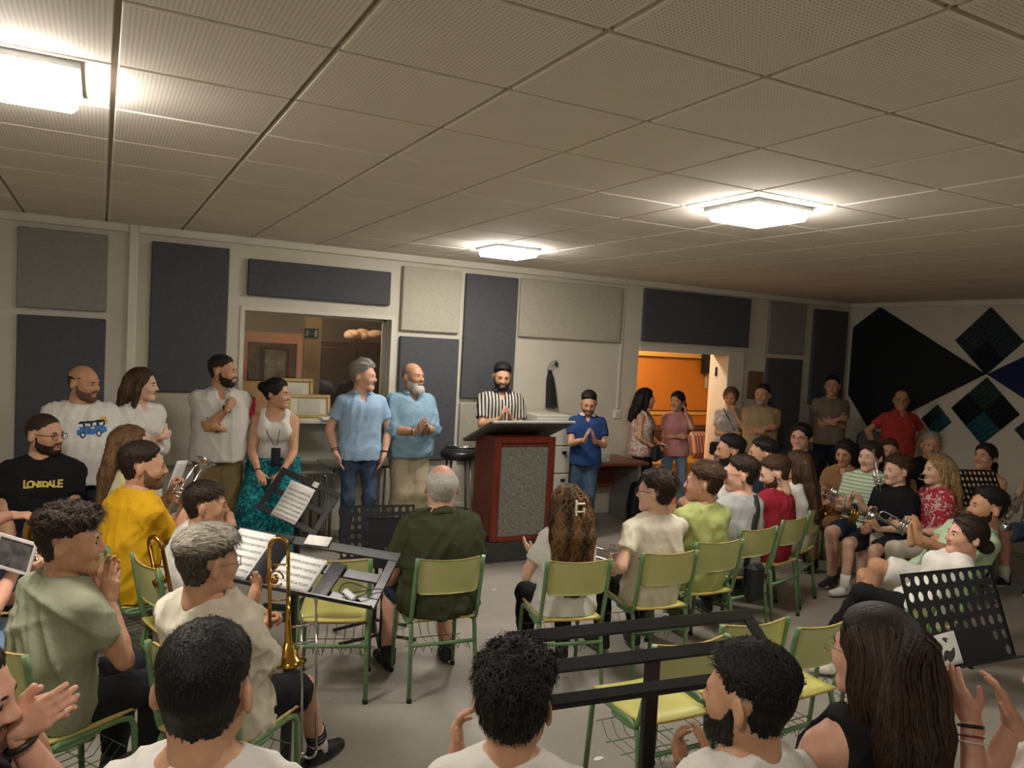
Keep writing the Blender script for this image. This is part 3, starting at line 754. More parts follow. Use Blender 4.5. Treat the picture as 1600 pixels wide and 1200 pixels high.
# ---- hanger with black cloth on the wall
hg = empty('wall_hook', (4.57, WY-.005, 1.70), 0, 'wire hook on the wall above the filing cabinet', 'hook')
MB().tube(smooth_path([(-.07, -.03, .0), (-.05, -.03, .06), (.0, -.03, .10), (.04, -.03, .11), (.06, -.03, .08), (.03, -.03, .07), (-.02, -.03, .02), (-.06, -.03, -.06)], 5), .005, 6).build('wire', M_STEEL, hg)
b = MB(); b.box((.05, -.018, .07), (.03, .03, .05), bev=.004); b.build('bracket', M_BLACK, hg)
V = []; F = []; n = 8
rows = [(1.70, .02, .035), (1.66, .03, .03), (1.60, .055, .04), (1.45, .075, .04), (1.32, .09, .04), (1.275, .10, .035)]
for (z, w_, d_) in rows:
    for k in range(n):
        t = 2*math.pi*k/n; V.append((4.525+(1.7-z)*.12+w_*math.cos(t)*(1 if k % 2 else .85), WY-.045+d_*.8*math.sin(t), z))
for i in range(len(rows)-1):
    for k in range(n): F.append((i*n+k, i*n+(k+1) % n, (i+1)*n+(k+1) % n, (i+1)*n+k))
F.append(tuple(range(n))); F.append(tuple((len(rows)-1)*n+k for k in range(n))[::-1])
o = mesh_obj('hanging_bag', np.array(V)-np.array([4.55, WY-.045, 1.275]), F, mat('black_cloth', '#1d1e21', .9, bump=.4, bscale=40)); o.location = (4.55, WY-.045, 1.275); tag(o, 'black cloth bag hanging from the wall hook', 'bag')
# ---- conduit and light switch
o = MB().box((0, 0, .72), (.022, .016, 1.44)).build('cable_conduit', M_TRIM); o.location = (5.525, WY-.009, 1.27); tag(o, 'thin vertical cable conduit running down to the light switch', 'conduit')
sw = empty('light_switch', (5.525, WY-.008, 1.15), 0, 'square white light switch below the conduit', 'light switch')
MB().box((0, 0, .05), (.1, .016, .1), bev=.004).build('plate', M_WHITE, sw); MB().box((0, -.011, .05), (.05, .008, .05), bev=.002).build('rocker', M_TRIM, sw)
# ---- desk with things, round black bag
M_DESK = mat('desk_laminate', '#7a4630', .4, noise=.15, nscale=4, stretch=(1, 8, 8))
dk = empty('office_desk', (5.08, 7.22, 0), 0, 'brown laminate desk with grey legs beside the doorway', 'desk')
MB().box((0, 0, .705), (.86, .66, .03), bev=.004).build('desk_top', M_DESK, dk)
for s in (-1, 1):
    MB().box((s*.36, 0, .345), (.045, .5, .69), bev=.004).build('leg', mat('leg_grey', '#9a9a96', .4, .4), dk)
MB().box((0, .2, .5), (.68, .02, .3)).build('modesty_panel', M_DESK, dk)
o = MB().box((0, 0, .05), (.10, .06, .10), bev=.006).build('tissue_box', mat('tissue', '#d6d2c4', .7, noise=.3, nscale=30)); o.location = (4.98, 7.02, .7205); tag(o, 'small pale box on the brown desk', 'box')
gb = MB(); 
gb.prism([(-.17, 0), (.17, 0), (.19, .18), (.16, .42), (.07, .56), (-.07, .56), (-.16, .42), (-.19, .18)], .16, np.array([[1, 0, 0], [0, 0, -1], [0, 1, 0.]]), (0, .08, 0))
g = empty('instrument_bag', (5.53, 6.98, 0), -R(12), 'black rounded instrument bag on the floor beside the desk', 'bag')
gbo = gb.build('bag_body', mat('black_nylon', '#131417', .7, bump=.3, bscale=200), g)
md = gbo.modifiers.new('bevel', 'BEVEL'); md.width = .03; md.segments = 3
def text_mesh(txt, size, depth=.001, bold=.0):
    cu = bpy.data.curves.new('t', 'FONT'); cu.body = txt; cu.size = size; cu.extrude = depth; cu.align_x = 'CENTER'; cu.align_y = 'CENTER'; cu.offset = bold; cu.resolution_u = 2
    o = bpy.data.objects.new('t', cu); COL.objects.link(o); bpy.context.view_layer.update()
    me = o.evaluated_get(bpy.context.evaluated_depsgraph_get()).to_mesh()
    V = np.array([v.co[:] for v in me.vertices]).reshape(-1, 3); F = [tuple(p.vertices) for p in me.polygons]
    bpy.data.objects.remove(o, do_unlink=True); return V, F
V, F = text_mesh('E MP', .055)
mesh_obj('bag_lettering', V @ np.array([[1, 0, 0], [0, 0, 1], [0, -1, 0.]])+np.array([.02, -.083, .31]), F, M_GLOW, g, False)
# ---- two grey tables under the window
M_TTOP = mat('table_steel', '#8d8d86', .35, .6, noise=.12, nscale=8)
for k, (x, yt, dp) in enumerate(((1.52, 7.20, .62), (2.28, 7.33, .48))):
    t = empty('cafe_table', (x, yt, 0), 0, ('grey metal table behind the woman in teal trousers', 'grey metal table behind the man in blue polo')[k], 'table', 'grey metal tables')
    MB().box((0, 0, .715), (.74, dp, .025), bev=.008).build('table_top', M_TTOP, t)
    for s in (-1, 1):
        for s2 in (-1, 1):
            MB().tube([(s*.28, s2*(dp/2-.05), .70), (s*.325, s2*(dp/2-.04), .67), (s*.33, s2*(dp/2-.04), .60), (s*.33, s2*(dp/2-.04), 0)], .014, 8).build('leg', M_CHROME, t)
# framed pictures and gift bag on the sill
M_GOLD = mat('gilt', '#b39a62', .5, .3, noise=.1, nscale=30); M_MAT = mat('passepartout', '#cfc9b8', .8); M_BROWNB = mat('cardboard', '#9c7c55', .9, noise=.08, nscale=12)
def gilt(x, y, z, w_, h_, label, lean=8):
    r = empty('framed_picture', (x, y, z), 0, label, 'picture', 'gilt framed pictures on the sill'); r.rotation_euler = (-R(lean), 0, 0)
    b = MB(); fw = .035
    b.box((0, 0, h_-fw/2), (w_, .025, fw), bev=.006); b.box((0, 0, fw/2), (w_, .025, fw), bev=.006)
    for s in (-1, 1): b.box((s*(w_/2-fw/2), 0, h_/2), (fw, .025, h_-2*fw), bev=.006)
    b.build('frame', M_GOLD, r)
    MB().box((0, .006, h_/2), (w_-.06, .008, h_-.06)).build('mount', M_MAT, r); MB().box((0, .0, h_/2), (w_*.5, .006, h_*.55)).build('print', mat('pale_print', '#b9b8a6', .7, noise=.08, nscale=8), r)
SZ = WIN[2]-.002
gilt(1.66, 7.66, SZ, .44, .38, 'gilt-framed picture standing rearmost on the sill')
gilt(1.82, 7.57, SZ, .42, .23, 'gilt-framed picture low on the sill beside the woman in white top')
o = MB().box((0, 0, .17), (.30, .02, .34), rotx(-.12)).build('cardboard_sheet', M_BROWNB); o.location = (1.30, 7.66, SZ+.002); tag(o, 'brown cardboard sheet leaning on the sill', 'cardboard')
gbag = empty('gift_bag', (1.22, 7.50, SZ), 0, 'shiny red gift bag on the sill behind the man in striped polo', 'gift bag')
MB().prism([(-.07, -.05), (.07, -.05), (.085, .05), (-.085, .05)], .20).build('bag_body', mat('red_foil', '#a31830', .22, .35, noise=.6, nscale=30, bump=.8, bscale=40), gbag)
MB().tube(arc((0, -.03, .2), .04, 0, math.pi, 9), .005, 6).build('handle', M_BLACK, gbag)
o = MB().box((0, 0, .01), (.30, .16, .018), bev=.003).build('paper_pile', M_PAPER); o.location = (2.05, 7.42, SZ); tag(o, 'pile of white papers on the sill behind the man in blue polo', 'papers')
# ---- sofa, cushion in the orange room
so = empty('sofa', (7.75, 9.15, 0), 0, 'mustard sofa against the orange wall in the side room', 'sofa')
MB().box((0, 0, .22), (1.9, .8, .40), bev=.05).build('seat', mat('mustard_cloth', '#b38a28', .9, bump=.3, bscale=150), so)
MB().box((0, .30, .60), (1.9, .18, .50), bev=.06).build('backrest', mat('brown_cloth', '#4a3028', .9, bump=.3, bscale=150), so)
for s in (-1, 1): MB().box((s*.87, -.02, .46), (.16, .76, .24), bev=.05).build('armrest', MATS['mustard_cloth'], so)
def stripe_mat(name, c1, c2, axis, pitch, duty=.5, src='Object', rough=.85, c3=None):
    m = mat(name, c1, rough); nt = m.node_tree; bs = nt.nodes['Principled BSDF']
    if src == 'Object':
        tc = nt.nodes.new('ShaderNodeTexCoord'); out = tc.outputs['Object']
    else:
        at = nt.nodes.new('ShaderNodeAttribute'); at.attribute_name = src; out = at.outputs['Vector']
    sp = nt.nodes.new('ShaderNodeSeparateXYZ'); nt.links.new(out, sp.inputs[0])
    v = nmath(nt, 'MULTIPLY', sp.outputs[axis], 1/pitch); fr = nmath(nt, 'FRACT', v); k = nmath(nt, 'LESS_THAN', fr, duty)
    col = nmix(nt, k, lin(c1), lin(c2))
    if c3:
        k2 = nmath(nt, 'LESS_THAN', nmath(nt, 'ABSOLUTE', nmath(nt, 'SUBTRACT', fr, .75)), .06); col = nmix(nt, k2, col, lin(c3))
    nt.links.new(col, bs.inputs['Base Color']); return m
q = ony(1090, 670, 8.95)
cu = MB().box((0, 0, .2), (.42, .16, .40), rotx(-.25), bev=.07).build('striped_cushion', stripe_mat('cushion_stripes', '#8a6260', '#c49a80', 0, .06, .45, c3='#5c4a55')); cu.location = (q[0], 8.88, .42); tag(cu, 'striped mauve cushion on the sofa in the doorway', 'cushion')
# scraps on the floor
for i, (px, py, s) in enumerate(((935, 1186, .05), (772, 922, .035), (640, 671+253, .03))):
    p = onz(px, py); V = [(RNG.uniform(-1, 1)*.15+math.cos(t), RNG.uniform(-1, 1)*.15+.6*math.sin(t)) for t in np.arange(7)*2*math.pi/7]
    o = MB().prism(np.array(V)*s/2*1.2, .003).build('paper_scrap', M_PAPER); o.location = (p[0], p[1], 0.0005); tag(o, ('torn paper scrap on the floor under the empty front chairs', 'small white scrap on the floor left of the woman with hair clip', 'tiny scrap on the floor beside the man in olive')[i], 'paper scrap')
# backpack against the right wall
bp = empty('backpack', (9.32, 6.95, .62), R(-80), 'grey and black backpack against the right wall', 'backpack')
MB().box((0, 0, .22), (.36, .22, .44), bev=.08).build('bag_body', mat('grey_canvas', '#6d7377', .9, noise=.2, nscale=10, bump=.5, bscale=60), bp)
MB().box((0, .1, .16), (.28, .08, .24), bev=.035).build('front_pocket', mat('black_canvas', '#26282b', .9), bp)
MB().tube(arc((0, 0, .43), .05, 0, math.pi, 8), .01, 6).build('handle', M_BLACK, bp)
o = MB().box((0, 0, .31), (.5, .4, .62), bev=.012).build('instrument_case', mat('case_black', '#1b1c1f', .6, noise=.1, nscale=10)); o.location = (9.28, 6.95, 0); tag(o, 'black instrument case under the grey backpack', 'case')
# ================================================================== people: implicit-surface bodies
F32 = np.float32
class SDF:
    def __init__(s): s.P = []
    def add(s, fn, lo, hi, k=.02, op='u'): s.P.append((fn, np.minimum(lo, hi), np.maximum(lo, hi), k, op)); return s
    def cone(s, a, b, ra, rb, k=.02, op='u', clip=None):
        """round cone a->b; clip=(point, normal) keeps the side where (p-point).normal<0"""
        a = np.asarray(a, float); b = np.asarray(b, float); ba = b-a; L2 = max(ba@ba, 1e-9)
        def fn(X, Y, Z):
            px, py, pz = X-a[0], Y-a[1], Z-a[2]
            h = np.clip((px*ba[0]+py*ba[1]+pz*ba[2])/L2, 0, 1)
            d = np.sqrt((px-h*ba[0])**2+(py-h*ba[1])**2+(pz-h*ba[2])**2)-(ra+(rb-ra)*h)
            if clip is not None:
                c, n = clip; d = np.maximum(d, (X-c[0])*n[0]+(Y-c[1])*n[1]+(Z-c[2])*n[2])
            return d
        r = max(ra, rb); return s.add(fn, np.minimum(a, b)-r, np.maximum(a, b)+r, k, op)
    def ell(s, c, rad, rot=None, k=.02, op='u'):
        c = np.asarray(c, float); rad = np.asarray(rad, float); A = np.eye(3) if rot is None else np.asarray(rot); m = rad.min()
        def fn(X, Y, Z):
            px, py, pz = X-c[0], Y-c[1], Z-c[2]; q = 0; g = 0
            for i in range(3):
                u = (px*A[0, i]+py*A[1, i]+pz*A[2, i])/rad[i]; q = q+u*u; g = g+(u/rad[i])**2
            q = np.sqrt(q); return q*(q-1)/np.maximum(np.sqrt(g), 1e-6)
        R_ = rad.max() if rot is not None else rad
        return s.add(fn, c-R_, c+R_, k, op)
    def loft(s, P, d, lat, fwd, st, curve=0., tw=0., Lt=.5, k=.02, ex=2.4, grow=0.):
        """torso: stations (t, halfwidth, halfdepth, front shift) along d from P"""
        P = np.asarray(P, float); T, A, B, C = [np.array(q, float) for q in zip(*st)]; A = A+grow; B = B+grow; t0, t1 = T[0], T[-1]
        def fn(X, Y, Z):
            px, py, pz = X-P[0], Y-P[1], Z-P[2]
            t = px*d[0]+py*d[1]+pz*d[2]; l = px*lat[0]+py*lat[1]+pz*lat[2]; f = px*fwd[0]+py*fwd[1]+pz*fwd[2]
            u = np.clip(t/Lt, 0, 1)
            if tw: c_, s_ = np.cos(tw*u), np.sin(tw*u); l, f = c_*l-s_*f, s_*l+c_*f
            f = f+curve*4*u*(1-u)
            a = np.interp(t, T, A); b = np.interp(t, T, B); f = f-np.interp(t, T, C)
            r = (np.abs(l/a)**ex+np.abs(f/b)**ex)**(1/ex)
            e = np.maximum(t0-t, t-t1); dd = (r-1)*np.minimum(a, b)
            return np.where(e > 0, np.sqrt(np.maximum(dd, 0)**2+np.maximum(e, 0)**2)+np.minimum(np.maximum(dd, -e*0), 0), np.maximum(dd, e))
        R_ = max(A.max(), B.max())+.06
        a0 = P+d*t0; b0 = P+d*t1
        return s.add(fn, np.minimum(a0, b0)-R_, np.maximum(a0, b0)+R_, k, 'u')
    def plane(s, c, n, lo, hi): 
        """cut away everything on the +n side"""
        c = np.asarray(c, float); n = np.asarray(n, float)
        return s.add(lambda X, Y, Z: (X-c[0])*n[0]+(Y-c[1])*n[1]+(Z-c[2])*n[2]+0*X, np.asarray(lo, float), np.asarray(hi, float), 0, 'i')
    def mesh(s, h, keep=False):
        U = [p for p in s.P if p[4] == 'u']
        lo = np.min([p[1] for p in U], 0)-3*h-.02; hi = np.max([p[2] for p in U], 0)+3*h+.02
        n = np.ceil((hi-lo)/h).astype(int)+1
        D = np.full(n, .5, F32); ax = [(lo[i]+h*np.arange(n[i])).astype(F32) for i in range(3)]
        for fn, a, b, k, op in s.P:
            m = k+2*h
            i0 = np.clip(np.floor((a-m-lo)/h).astype(int), 0, n); i1 = np.clip(np.ceil((b+m-lo)/h).astype(int)+1, 0, n)
            if op == 'i': i0 = np.zeros(3, int) if np.all(np.isinf(a)) else i0
            if np.any(i1 <= i0): continue
            sl = tuple(slice(i0[q], i1[q]) for q in range(3))
            v = fn(ax[0][sl[0]][:, None, None], ax[1][sl[1]][None, :, None], ax[2][sl[2]][None, None, :]).astype(F32)
            o = D[sl]
            if op == 'u':
                if k > 0: hh = np.maximum(k-np.abs(o-v), 0)/k; D[sl] = np.minimum(o, v)-hh*hh*k*.25
                else: D[sl] = np.minimum(o, v)
            elif op == 's':
                v = -v
                if k > 0: hh = np.maximum(k-np.abs(o-v), 0)/k; D[sl] = np.maximum(o, v)+hh*hh*k*.25
                else: D[sl] = np.maximum(o, v)
            else: D[sl] = np.maximum(o, v)
        s.D, s.lo, s.h = D, lo, h
        return nets(D, lo, h)
    def sample(s, P):
        """trilinear distance and gradient at points"""
        q = (P-s.lo)/s.h; n = np.array(s.D.shape); q = np.clip(q, 0, n-1.001); i = q.astype(int); f = q-i; D = s.D
        c = {}
        for a in (0, 1):
            for b in (0, 1):
                for d in (0, 1): c[a, b, d] = D[i[:, 0]+a, i[:, 1]+b, i[:, 2]+d]
        fx, fy, fz = f.T
        L = lambda A, B, t: A+(B-A)*t
        x0 = {(b, d): L(c[0, b, d], c[1, b, d], fx) for b in (0, 1) for d in (0, 1)}
        val = L(L(x0[0, 0], x0[1, 0], fy), L(x0[0, 1], x0[1, 1], fy), fz)
        gx = L(L(c[1, 0, 0]-c[0, 0, 0], c[1, 1, 0]-c[0, 1, 0], fy), L(c[1, 0, 1]-c[0, 0, 1], c[1, 1, 1]-c[0, 1, 1], fy), fz)
        gy = L(x0[1, 0]-x0[0, 0], x0[1, 1]-x0[0, 1], fz); gz = L(x0[0, 1], x0[1, 1], fy)-L(x0[0, 0], x0[1, 0], fy)
        g = np.stack([gx, gy, gz], 1); g /= np.maximum(np.linalg.norm(g, axis=1, keepdims=True), 1e-6); return val, g
_OFF = np.array([[0, 0, 0], [1, 0, 0], [0, 1, 0], [1, 1, 0], [0, 0, 1], [1, 0, 1], [0, 1, 1], [1, 1, 1]])
_EDG = [(0, 1), (2, 3), (4, 5), (6, 7), (0, 2), (1, 3), (4, 6), (5, 7), (0, 4), (1, 5), (2, 6), (3, 7)]
def nets(D, lo, h):
    S = D < 0; n = np.array(D.shape)
    c = np.zeros(n-1, np.int8)
    for o in _OFF: c += S[o[0]:n[0]-1+o[0], o[1]:n[1]-1+o[1], o[2]:n[2]-1+o[2]]
    act = (c > 0) & (c < 8); I = np.argwhere(act); idx = np.full(n-1, -1, np.int64); idx[act] = np.arange(len(I))
    vals = [D[I[:, 0]+o[0], I[:, 1]+o[1], I[:, 2]+o[2]] for o in _OFF]
    acc = np.zeros((len(I), 3)); cnt = np.zeros(len(I))
    for a, b in _EDG:
        da, db = vals[a], vals[b]; m = (da < 0) != (db < 0); t = da[m]/(da[m]-db[m])
        acc[m] += _OFF[a]+t[:, None]*(_OFF[b]-_OFF[a]); cnt[m] += 1
    V = (I+acc/np.maximum(cnt, 1)[:, None])*h+lo; Q = []
    for axis in range(3):
        o1, o2 = (axis+1) % 3, (axis+2) % 3
        sa = [slice(1, -1)]*3; sb = [slice(1, -1)]*3; sa[axis] = slice(0, -1); sb[axis] = slice(1, None)
        A, B = S[tuple(sa)], S[tuple(sb)]; E = np.argwhere(A != B)
        if not len(E): continue
        E = E+1; E[:, axis] -= 1
        e1 = np.zeros(3, int); e1[o1] = 1; e2 = np.zeros(3, int); e2[o2] = 1
        q = np.stack([idx[tuple((E-e1-e2).T)], idx[tuple((E-e2).T)], idx[tuple(E.T)], idx[tuple((E-e1).T)]], 1)
        inside = S[tuple(E.T)]; q[~inside] = q[~inside][:, ::-1]; Q.append(q)
    Q = np.concatenate(Q) if Q else np.zeros((0, 4), int)
    return V, Q[(Q >= 0).all(1)]
def vnormals(V, Q):
    a = V[Q[:, 2]]-V[Q[:, 0]]; b = V[Q[:, 3]]-V[Q[:, 1]]; fn = np.cross(a, b); N = np.zeros_like(V)
    for j in range(4):
        for c in range(3): N[:, c] += np.bincount(Q[:, j], fn[:, c], len(V))
    return N/np.maximum(np.linalg.norm(N, axis=1, keepdims=True), 1e-9)
def folds(V, seed, amp, wl=.09, aniso=(1, 1, .55)):
    g = np.random.default_rng(seed); d = np.zeros(len(V)); X = V*np.array(aniso)
    for i in range(5):
        k = unit(g.normal(size=3))*2*math.pi/(wl*g.uniform(.55, 1.6)); k2 = unit(g.normal(size=3))*2*math.pi/(wl*2.6)
        q = X@k+g.uniform(0, 6.3)+1.9*np.sin(X@k2+g.uniform(0, 6.3))
        msk = .5+.5*np.sin(X@(unit(g.normal(size=3))*2*math.pi/(wl*3.5))+g.uniform(0, 6.3))
        d += ((1-np.abs(np.sin(q*.5)))**2*1.6-.45)*msk*g.uniform(.6, 1)
    return amp*d

# ---------------------------------------------------------------- materials for people
def skin_mat(name, col):
    return mat(name, col, .52, noise=.09, nscale=26, bump=.06, bscale=160, spec=.35, sss=.12)
SK = {'a': skin_mat('skin_light', '#d8ae95'), 'b': skin_mat('skin_medium', '#c39576'), 'c': skin_mat('skin_tan', '#bb8c6c'), 'd': skin_mat('skin_rosy', '#d9a68e')}
M_EYE = mat('eye_white', '#d9d4cc', .25); M_IRIS = mat('eye_dark', '#2a1b14', .15); M_TEETH = mat('teeth', '#e2dccf', .3)
M_LIP = mat('lip', '#aa6a5e', .45); M_BROW = mat('brow', '#2c2019', .8)
def hair_mat(name, c1, c2, rough=.55):
    if name in MATS: return MATS[name]
    m = mat(name, c1, rough, spec=.3); nt = m.node_tree; b = nt.nodes['Principled BSDF']
    at = nt.nodes.new('ShaderNodeAttribute'); at.attribute_name = 'rnd'
    tc = nt.nodes.new('ShaderNodeTexCoord'); mp = nt.nodes.new('ShaderNodeMapping'); mp.inputs['Scale'].default_value = (1, 1, .28); nt.links.new(tc.outputs['Object'], mp.inputs[0])
    n = nt.nodes.new('ShaderNodeTexNoise'); n.inputs['Scale'].default_value = 170; n.inputs['Detail'].default_value = 3; nt.links.new(mp.outputs[0], n.inputs['Vector'])
    fac = nmath(nt, 'ADD', at.outputs['Fac'], nmath(nt, 'MULTIPLY', nmath(nt, 'SUBTRACT', n.outputs[0], .5), .5))
    fc = nt.nodes.new('ShaderNodeClamp'); nt.links.new(fac, fc.inputs[0])
    bp = nt.nodes.new('ShaderNodeBump'); bp.inputs['Strength'].default_value = .7; bp.inputs['Distance'].default_value = .006; nt.links.new(n.outputs[0], bp.inputs['Height']); nt.links.new(bp.outputs[0], b.inputs['Normal'])
    nt.links.new(nmix(nt, fc.outputs[0], lin(c1), lin(c2)), b.inputs['Base Color']); return m
HM = {'black': hair_mat('hair_black', '#0b0909', '#2b2421'), 'dark': hair_mat('hair_dark', '#150f0b', '#463225'), 'brown': hair_mat('hair_brown', '#25170e', '#664830'), 'light': hair_mat('hair_lightbrown', '#4a3421', '#8f6c48'),
      'bleach': hair_mat('hair_bleached', '#2a2622', '#d9cfba'), 'grey': hair_mat('hair_grey', '#6e6a64', '#c3beb5'), 'white': hair_mat('hair_white', '#a5a099', '#ece8df'), 'blond': hair_mat('hair_highlights', '#5d4630', '#c9a873'), 'chest': hair_mat('hair_chestnut', '#1a0f09', '#8f6a43'), 'stubble': hair_mat('hair_stubble', '#5c4233', '#7d5d49', .7)}
def cloth(name, col, rough=.85, noise=.05, bump=.45, **k): return mat('cloth_'+name, col, rough, noise=noise, nscale=7, bump=bump, bscale=26, spec=.2, **k)
def denim(name, c): return mat('denim_'+name, c, .9, noise=.28, nscale=9, bump=.35, bscale=40, spec=.15)

# ---------------------------------------------------------------- head template (metres, face towards +y, origin at ear level)
_heads = {}
def head_template(sex, h):
    key = (sex, h)
    if key in _heads: return _heads[key]
    s = SDF(); f = sex == 'f'
    s.ell((0, -.014, .034), (.076, .098, .090), k=.03); s.ell((0, .022, -.018), (.061 if not f else .059, .074, .086), k=.04)
    jw = .047 if not f else .040
    for q in (-1, 1):
        s.cone((q*jw, -.002, -.055), (q*.012, .066, -.094), .022, .019, .03)
        s.ell((q*.036, .060, -.026), (.024, .024, .024), k=.03)
        s.ell((q*.0830, -.016, -.004), (.0080, .020, .032), rot=rotz(q*.50) @ rotx(-.15), k=.008)
        if h < .0055: s.ell((q*.0905, -.010, -.001), (.0055, .010, .019), rot=rotz(q*.50) @ rotx(-.15), k=.005, op='s')
    s.ell((0, .071, -.092), (.022, .020, .019), k=.025)
    br = .012 if not f else .008
    s.cone((-.034, .080, .020), (.034, .080, .020), br, br, .02)
    for q in (-1, 1): s.ell((q*.031, .103, .003), (.021, .017, .013), k=.014, op='s')
    for q in (-1, 1): s.ell((q*.031, .079, .002), (.017, .011, .0115), k=.008)
    s.cone((0, .090, .012), (0, .111, -.026), .0085, .0115, .012)
    for q in (-1, 1): s.ell((q*.0115, .101, -.030), (.009, .010, .0075), k=.010)
    s.ell((0, .0905, -.0535), (.023, .009, .0058), k=.006); s.ell((0, .0885, -.0640), (.020, .010, .0070), k=.006)
    s.ell((0, .104, -.0590), (.024, .010, .0016), k=.003, op='s')
    nr = .055 if not f else .046
    s.cone((0, -.022, -.05), (0, -.034, -.135), nr, nr*1.02, .03)
    V, Q = s.mesh(h); N = vnormals(V, Q)
    c = V[Q].mean(1); fm = np.zeros(len(Q), int)
    lip = (np.abs(c[:, 0]) < .0235*(1-((c[:, 2]+.0585)/.0165)**2*.9)) & (c[:, 2] > -.0715) & (c[:, 2] < -.0485) & (c[:, 1] > .082)
    fm[lip] = 3
    _heads[key] = (V, Q, N, fm); return _heads[key]
def face_details(b, smile=0., brow=True, gaze=0., open_mouth=False):
    for q in (-1, 1):
        b.ball((q*.031, .0835, .0015), (.0128, .0085, .0058), 10, 1)
        b.ball((q*.031+gaze, .0905, .0018), (.0054, .0030, .0054), 8, 2)
        lid = [(q*.0165, .0865, .0005), (q*.023, .0915, .0060), (q*.031, .0930, .0078), (q*.039, .0905, .0058), (q*.0455, .0835, .0005)]
        b.tube(smooth_path(lid, 3), .0013, 4, 4)
        if brow: b.tube(smooth_path([(q*.013, .0945, .0185), (q*.025, .0955, .0235), (q*.038, .090, .0240), (q*.050, .078, .0165)], 3), [.0018, .003, .0033, .0034, .0034, .0033, .0032, .003, .002, .001][:10], 5, 4, flat=1.)
    if smile:
        pts = [(-.029, .078, -.0515), (-.016, .0935, -.0585), (0, .0985, -.0605), (.016, .0935, -.0585), (.029, .078, -.0515)]
        if open_mouth: b.tube(smooth_path([(-.022, .087, -.0560), (-.010, .0955, -.0590), (0, .0975, -.0600), (.010, .0955, -.0590), (.022, .087, -.0560)], 3), [.001]+[.0042]*11+[.001], 6, 5)
        b.tube(smooth_path(pts, 3), .0013, 4, 3)
# ---------------------------------------------------------------- hand template (right hand, palm -z, fingers +y, thumb -x)
_hands = {}
HP = {'flat': (6, 10, 6, 3), 'clap': (10, 14, 8, 2), 'relax': (22, 30, 18, 3), 'fist': (72, 88, 55, 0), 'grip': (45, 60, 40, 2), 'spread': (10, 14, 8, 8), 'cup': (28, 26, 16, 2)}
def hand_template(p, h):
    if (p, h) in _hands: return _hands[p, h]
    c1, c2, c3, sp = HP[p]; s = SDF()
    xs = (-.027, -.009, .009, .026); ln = (.068, .076, .070, .054); r0 = (.0092, .0095, .0090, .0078)
    for i in range(4):
        base = np.array([xs[i], .086-(.004 if i == 0 else 0)-(.012 if i == 3 else 0), 0]); s.cone((xs[i]*.72, .006, -.001), base, .0150, .0125, .012)
        a = 0.; p0 = base; yaw = -xs[i]/.027*R(sp)*-1
        for L, c, rr in zip((.46, .30, .24), (c1, c2, c3), (1, .92, .82)):
            a += R(c*(1+.08*i)); d = np.array([math.sin(yaw)*math.cos(a), math.cos(yaw)*math.cos(a), -math.sin(a)]); p1 = p0+d*ln[i]*L
            s.cone(p0, p1, r0[i]*rr, r0[i]*rr*.92, .004); p0 = p1
    s.ell((0, .045, -.004), (.036, .046, .0135), k=.01)
    th = {'fist': [(-.03, .03, -.014), (-.034, .064, -.034), (-.014, .084, -.04)], 'grip': [(-.032, .03, -.014), (-.048, .058, -.034), (-.034, .082, -.05)]}.get(p, [(-.032, .028, -.010), (-.056, .054, -.014), (-.066, .084, -.018)])
    if p == 'flat': th = [(-.032, .028, -.008), (-.046, .058, -.010), (-.046, .088, -.010)]
    s.cone((-.012, .014, -.006), th[0], .016, .0140, .01); s.cone(th[0], th[1], .0130, .0108, .006); s.cone(th[1], th[2], .0105, .0088, .004)
    s.cone((0, -.03, 0), (0, .012, 0), .0265, .0255, .015)
    V, Q = s.mesh(h); _hands[p, h] = (V, Q); return V, Q

